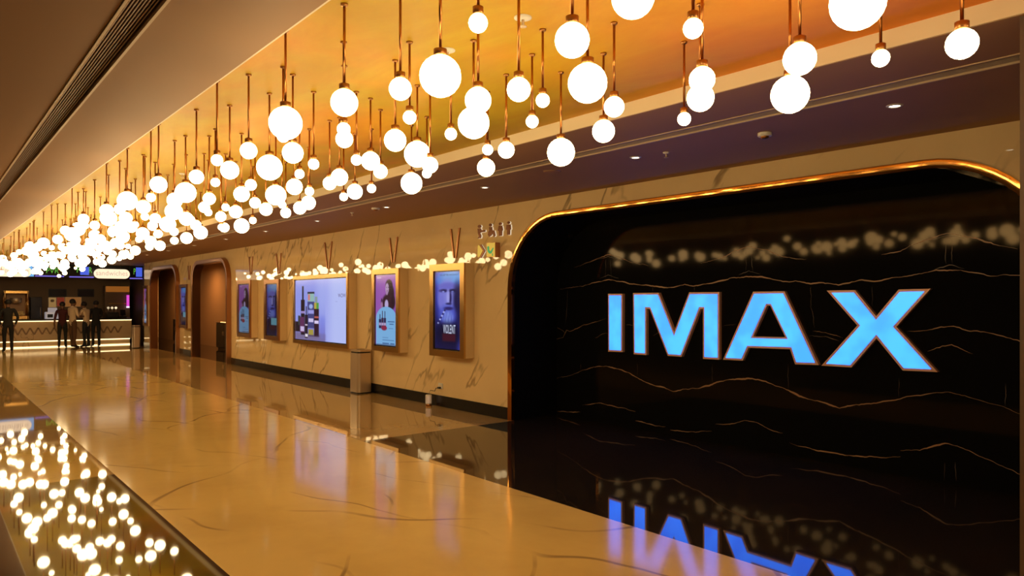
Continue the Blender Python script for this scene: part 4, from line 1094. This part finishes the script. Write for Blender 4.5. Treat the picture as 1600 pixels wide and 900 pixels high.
def solve(px, py, d):
    best = None
    g = SN + CS * (px - 800) / FPX
    for i, D in enumerate(SIZES):
        dd = d - (0.8 if d > 30 else 1.2)
        Z = FPX * D / dd
        dz = (HOR - py) / FPX * Z
        lo, hi = (0.84, 1.10) if py < 340 else (0.80, 1.06)
        dzc = max(lo, min(hi, dz))
        Zc = dzc * FPX / (HOR - py)
        X = Zc * g
        cost = abs(math.log(Z / Zc)) + (3 * max(0, 1.53 - X) + 3 * max(0, X - (3.90 if py < 300 else 3.66))) + 0.15 * abs(dz - 0.95)
        if best is None or cost < best[0]: best = (cost, i, Zc, X)
    _, i, Z, X = best
    t = (px - 800) / FPX
    Y = Z * CS - SN * Z * t
    return [max(1.52, min(3.91 if py < 300 else 3.70, X)), Y, EYE + (HOR - py) / FPX * Z, i, px, py]

pend = [solve(*g) for g in GL]
# the far end of the field goes on behind the packed cluster: globes that only its mirror image in the floor shows one by one
rr = random.Random(21)
far = []; over = []
tries = 0
while len(far) < 62 and tries < 6000:
    tries += 1
    x, y = rr.uniform(1.6, 3.62), rr.uniform(11.0, 27.6)
    z = EYE + rr.uniform(0.80, 1.04)
    if any(abs(x - p[0]) < 0.30 and abs(y - p[1]) < 0.34 for p in pend + far): continue
    Z = x * SN + y * CS
    px = 800 + FPX * (x * CS - y * SN) / Z; py = HOR - (z - EYE) / Z * FPX
    # keep clear of the open gaps the photo shows
    if px > 205 or py < 352: continue
    far.append([x, y, z, rr.choice((0, 1, 1, 2, 2, 3)), px, py])

# nothing hangs inside its neighbour: push the farther one of a touching pair back along the line of sight
allp = pend + far
for _ in range(60):
    moved = False
    for i in range(len(allp)):
        for j in range(i + 1, len(allp)):
            a, c = allp[i], allp[j]
            if abs(a[1] - c[1]) > 0.3 or abs(a[0] - c[0]) > 0.3: continue
            dd = math.sqrt(sum((a[k] - c[k]) ** 2 for k in range(3)))
            hd = math.hypot(a[0] - c[0], a[1] - c[1])
            need = (SIZES[a[3]] + SIZES[c[3]]) / 2 + 0.012
            need_h = max(SIZES[a[3]], SIZES[c[3]]) / 2 + 0.012
            if dd < need or hd < need_h:
                f, n = (a, c) if a[1] > c[1] else (c, a)
                for q, s in ((f, 1.012), (n, 0.990)):
                    q[0] = max(1.50, min(3.93, q[0] * s)); q[1] *= s; q[2] = EYE + (q[2] - EYE) * s
                moved = True
    if not moved: break
# unseen pendants added overhead to brighten the near end of the ceiling
for k in range(16):
    x, y = 1.75 + 0.62 * (k % 4) + rr.uniform(-.12, .12), -1.1 + 0.46 * (k // 4) + rr.uniform(-.1, .1)
    over.append([x, y, EYE + rr.uniform(0.86, 1.04), rr.choice((1, 2, 3)), 1700, -50])

sphere_me, cap_me = [], []
for D in SIZES:
    b = MB(); b.ball((0, 0, 0), D / 2, M_globe, 24 if D > 0.1 else 20)
    o = b.build('globe'); sphere_me.append(o.data); bpy.data.objects.remove(o)
    b = MB(); w = 0.016 + D * 0.07
    b.lathe([(0, 0.03), (0.007, 0.03), (w, 0.024), (w, 0.004), (w * 0.9, -0.006), (0, -0.006)], M_capm, 14)
    o = b.build('cap'); cap_me.append(o.data); bpy.data.objects.remove(o)
b = MB(); b.tube([(0, 0, 0), (0, 0, 1)], 0.0066, M_copper, 8); o = b.build('rod'); rod_me = o.data; bpy.data.objects.remove(o)
b = MB(); b.lathe([(0, 0), (0.018, 0), (0.018, -0.008), (0.010, -0.014), (0, -0.014)], M_capm, 14); o = b.build('ceiling_cup'); cup_me = o.data; bpy.data.objects.remove(o)

ONES = 'first second third fourth fifth sixth seventh eighth ninth tenth eleventh twelfth thirteenth fourteenth fifteenth sixteenth seventeenth eighteenth nineteenth'.split()
TENS = {2: 'twent', 3: 'thirt', 4: 'fort', 5: 'fift', 6: 'sixt', 7: 'sevent', 8: 'eight', 9: 'ninet'}
def nth(n):
    if n < 20: return ONES[n - 1]
    h = ''
    if n >= 100: h = 'hundred-and-'; n -= 100
    if n == 0: return 'hundredth'
    if n < 20: return h + ONES[n - 1]
    t, u = divmod(n, 10)
    return h + (TENS[t] + 'ieth' if u == 0 else TENS[t] + 'y-' + ONES[u - 1])

def pendant(p, label, group):
    x, y, z, i = p[:4]
    t = thing('globe_pendant', label, 'pendant lamp', (x, y, z), group)
    def kid(name, me, loc, sc=None):
        o = bpy.data.objects.new(name, me); COL.objects.link(o); o.parent = t; o.location = loc
        if sc: o.scale = sc
    r = SIZES[i] / 2
    kid('globe', sphere_me[i], (0, 0, 0))
    kid('cap', cap_me[i], (0, 0, r))
    kid('rod', rod_me, (0, 0, r + 0.02), (1, 1, ZC - z - r - 0.02))
    kid('ceiling_cup', cup_me, (0, 0, ZC - z))

SPECIAL = {
 (1340, 4): 'biggest glowing globe, cut by the top edge above the letter X',
 (989, -5): 'big glowing globe cut by the top edge at the middle right of the photo',
 (1503, 68.5): 'rightmost glowing globe pendant, small, hanging just in front of the cream strip',
 (1376, 91): 'tiny glowing globe pendant second from the right edge, before the cream strip',
 (1249.5, 92): 'upper globe of the touching pair left of the tiny right-hand globe',
 (1234.5, 147.5): 'lower, larger globe of the touching pair near the right, above the letter A',
 (1083, 44.5): 'lone tiny globe high above two overlapping globes, right of centre',
 (1097, 124.5): 'upper globe of the overlapping pair above the gap between M and A',
 (1094.5, 153): 'lower globe of the overlapping pair above the gap between M and A',
 (1069, 186): 'tiny low globe just left of the overlapping pair above the letter M',
 (894, 63): 'medium globe directly above the large globe at the right of centre',
 (918, 130): 'large globe just below another one at the right of centre',
 (959.5, 167): 'small globe to the lower right of the large globe at the right of centre',
 (943, 205): 'small low globe over the cream strip, under a similar one, right of centre',
 (876.5, 238): 'large low globe hanging alone right over the slotted soffit grille, above the niche corner',
 (688, 119): 'large globe alone beside a ceiling sprinkler, biggest in the middle of the photo',
 (443, 192): 'large globe on the left with a tiny globe peeping out below it',
 (442.5, 213): 'tiny globe peeping out below the large globe on the left',
 (747, 36): 'tiny globe nearest the top edge at the centre, above a stacked pair',
 (747, 157): 'upper globe of the overlapping pair just right of the large middle globe',
 (740, 192): 'lower, larger globe of the overlapping pair just right of the large middle globe',
 (538, 160.5): 'medium globe above two tiny stacked globes, left of centre',
 (537, 202): 'upper of the two stacked small globes under a medium globe, left of centre',
 (538, 217.5): 'lower of the two stacked small globes under a medium globe, left of centre',
}
order = sorted(pend, key=lambda p: -p[4])
for n, p in enumerate(order, 1):
    key = (p[4], p[5])
    if key in SPECIAL:
        pendant(p, SPECIAL[key], 'globe pendants under the orange ceiling')
    elif p[4] > 255:
        pendant(p, '%s glowing globe pendant on a copper rod, %s in order from the right' % (WORDS[p[3]], nth(n)), 'globe pendants under the orange ceiling')
    else:
        pendant(p, 'glowing globe pendant in the packed far-left cluster before the food counter', 'far cluster of globe pendants')
for p in over:
    pendant(p, 'added unseen globe pendant overhead, brightening the near ceiling', 'added unseen globe pendants overhead')
for p in far:
    pendant(p, 'glowing globe pendant in the packed far-left cluster before the food counter', 'far cluster of globe pendants')

# ------------------------------------------------------------------ downlights, sprinklers and detectors
def downlight(y, label, x=5.2, group='recessed downlights in the right soffit', energy=13.0):
    t = thing('downlight', label, 'ceiling light', (x, y, ZS), group)
    b = MB(); b.lathe([(0, -0.003), (0.032, -0.003), (0.034, 0)], M_disc, 18, (x, y, ZS)); b.build('lens', t)
    b = MB(); b.lathe([(0.036, 0), (0.038, -0.008), (0.052, -0.004), (0.054, 0)], M_white, 20, (x, y, ZS)); b.build('rim', t)
    ld = bpy.data.lights.new('downlight_spot', 'SPOT'); ld.energy = energy; ld.color = (1.0, 0.70, 0.40); ld.spot_size = 1.7; ld.spot_blend = 0.9; ld.shadow_soft_size = 0.04
    lo = bpy.data.objects.new('downlight_spot', ld); COL.objects.link(lo); lo.location = (x, y, ZS - 0.03)
for k in range(12):
    downlight(2.22 + 2.33 * k, 'recessed downlight in the right soffit, %s from the near right end' % nth(k + 1))

def sprinkler(px, py, z, label, r=0.045):
    x, y = on_z(px, py, z)
    t = thing('ceiling_sprinkler', label, 'sprinkler', (x, y, z), 'sprinkler heads in the ceiling')
    b = MB(); b.lathe([(r, 0), (r, -0.006), (r * .55, -0.014), (0, -0.014)], M_white, 18, (x, y, z)); b.build('plate', t)
    b = MB(); b.tube([(x, y, z - 0.012), (x, y, z - 0.045)], 0.008, M_steel, 8); b.lathe([(0, -0.045), (0.02, -0.045), (0.02, -0.049), (0, -0.049)], M_steel, 12, (x, y, z)); b.build('nozzle', t)
sprinkler(699, 78, ZC, 'white sprinkler head in the orange ceiling beside the large middle globe')
sprinkler(817, 27, ZC, 'white sprinkler head high in the orange ceiling, above centre')
sprinkler(285, 271, ZC, 'small sprinkler head in the orange ceiling at the far left', 0.035)
sprinkler(1041, 238, ZS, 'sprinkler head in the soffit just right of a downlight above the letter M', 0.030)
sprinkler(550, 332, ZS, 'small sprinkler head in the soffit above the wide bottle screen', 0.028)

def detector(px, py, label, r, h):
    x, y = on_z(px, py, ZS)
    t = thing('smoke_detector', label, 'smoke detector', (x, y, ZS), 'round detectors in the right soffit')
    b = MB(); b.lathe([(r, 0), (r, -h * .45), (r * .92, -h * .55), (0, -h * .55)], M_white, 24, (x, y, ZS)); b.build('base', t)
    b = MB(); b.lathe([(r * .6, -h * .55), (r * .55, -h * .8), (r * .3, -h), (0, -h)], M_capm, 20, (x, y, ZS)); b.build('sensor_head', t)
detector(1195, 208, 'round smoke detector hanging from the soffit above the letter A', 0.055, 0.05)
detector(587, 325, 'round smoke detector in the soffit above the purple advert screen', 0.06, 0.045)
x, y = on_z(862, 267.5, ZS)
t = thing('speaker_disc', 'flat round pale speaker disc in the soffit above the niche corner', 'ceiling speaker', (x, y, ZS))
b = MB(); b.lathe([(0.085, 0), (0.085, -0.006), (0.075, -0.009), (0, -0.009)], M_soffit, 28, (x, y, ZS)); b.build('disc', t)
b = MB(); b.lathe([(0.088, 0), (0.092, -0.005), (0.096, 0)], M_slat, 28, (x, y, ZS)); b.build('rim', t)

# ------------------------------------------------------------------ camera, world, colour
cd = bpy.data.cameras.new('camera'); cam = bpy.data.objects.new('camera', cd); COL.objects.link(cam)
cd.sensor_fit = 'HORIZONTAL'; cd.sensor_width = 36.0; cd.lens = FPX * 36.0 / 1600.0
cd.shift_y = 20.0 / 1600.0; cd.clip_start = 0.05; cd.clip_end = 200
cam.location = (0, 0, EYE); cam.rotation_euler = (PI / 2, 0, -PSI)
SC.camera = cam
w = bpy.data.worlds.new('world'); SC.world = w; w.use_nodes = True
w.node_tree.nodes['Background'].inputs['Color'].default_value = (0.02, 0.013, 0.008, 1)
w.node_tree.nodes['Background'].inputs['Strength'].default_value = 0.2

vs = SC.view_settings
vs.view_transform = 'Standard'; vs.look = 'None'; vs.gamma = 1.0; vs.exposure = 0.0; vs.use_curve_mapping = False
cy = SC.cycles
cy.max_bounces = 8; cy.diffuse_bounces = 4; cy.glossy_bounces = 5
cy.sample_clamp_indirect = 6.0
cy.use_denoising = True
cy.use_light_tree = True
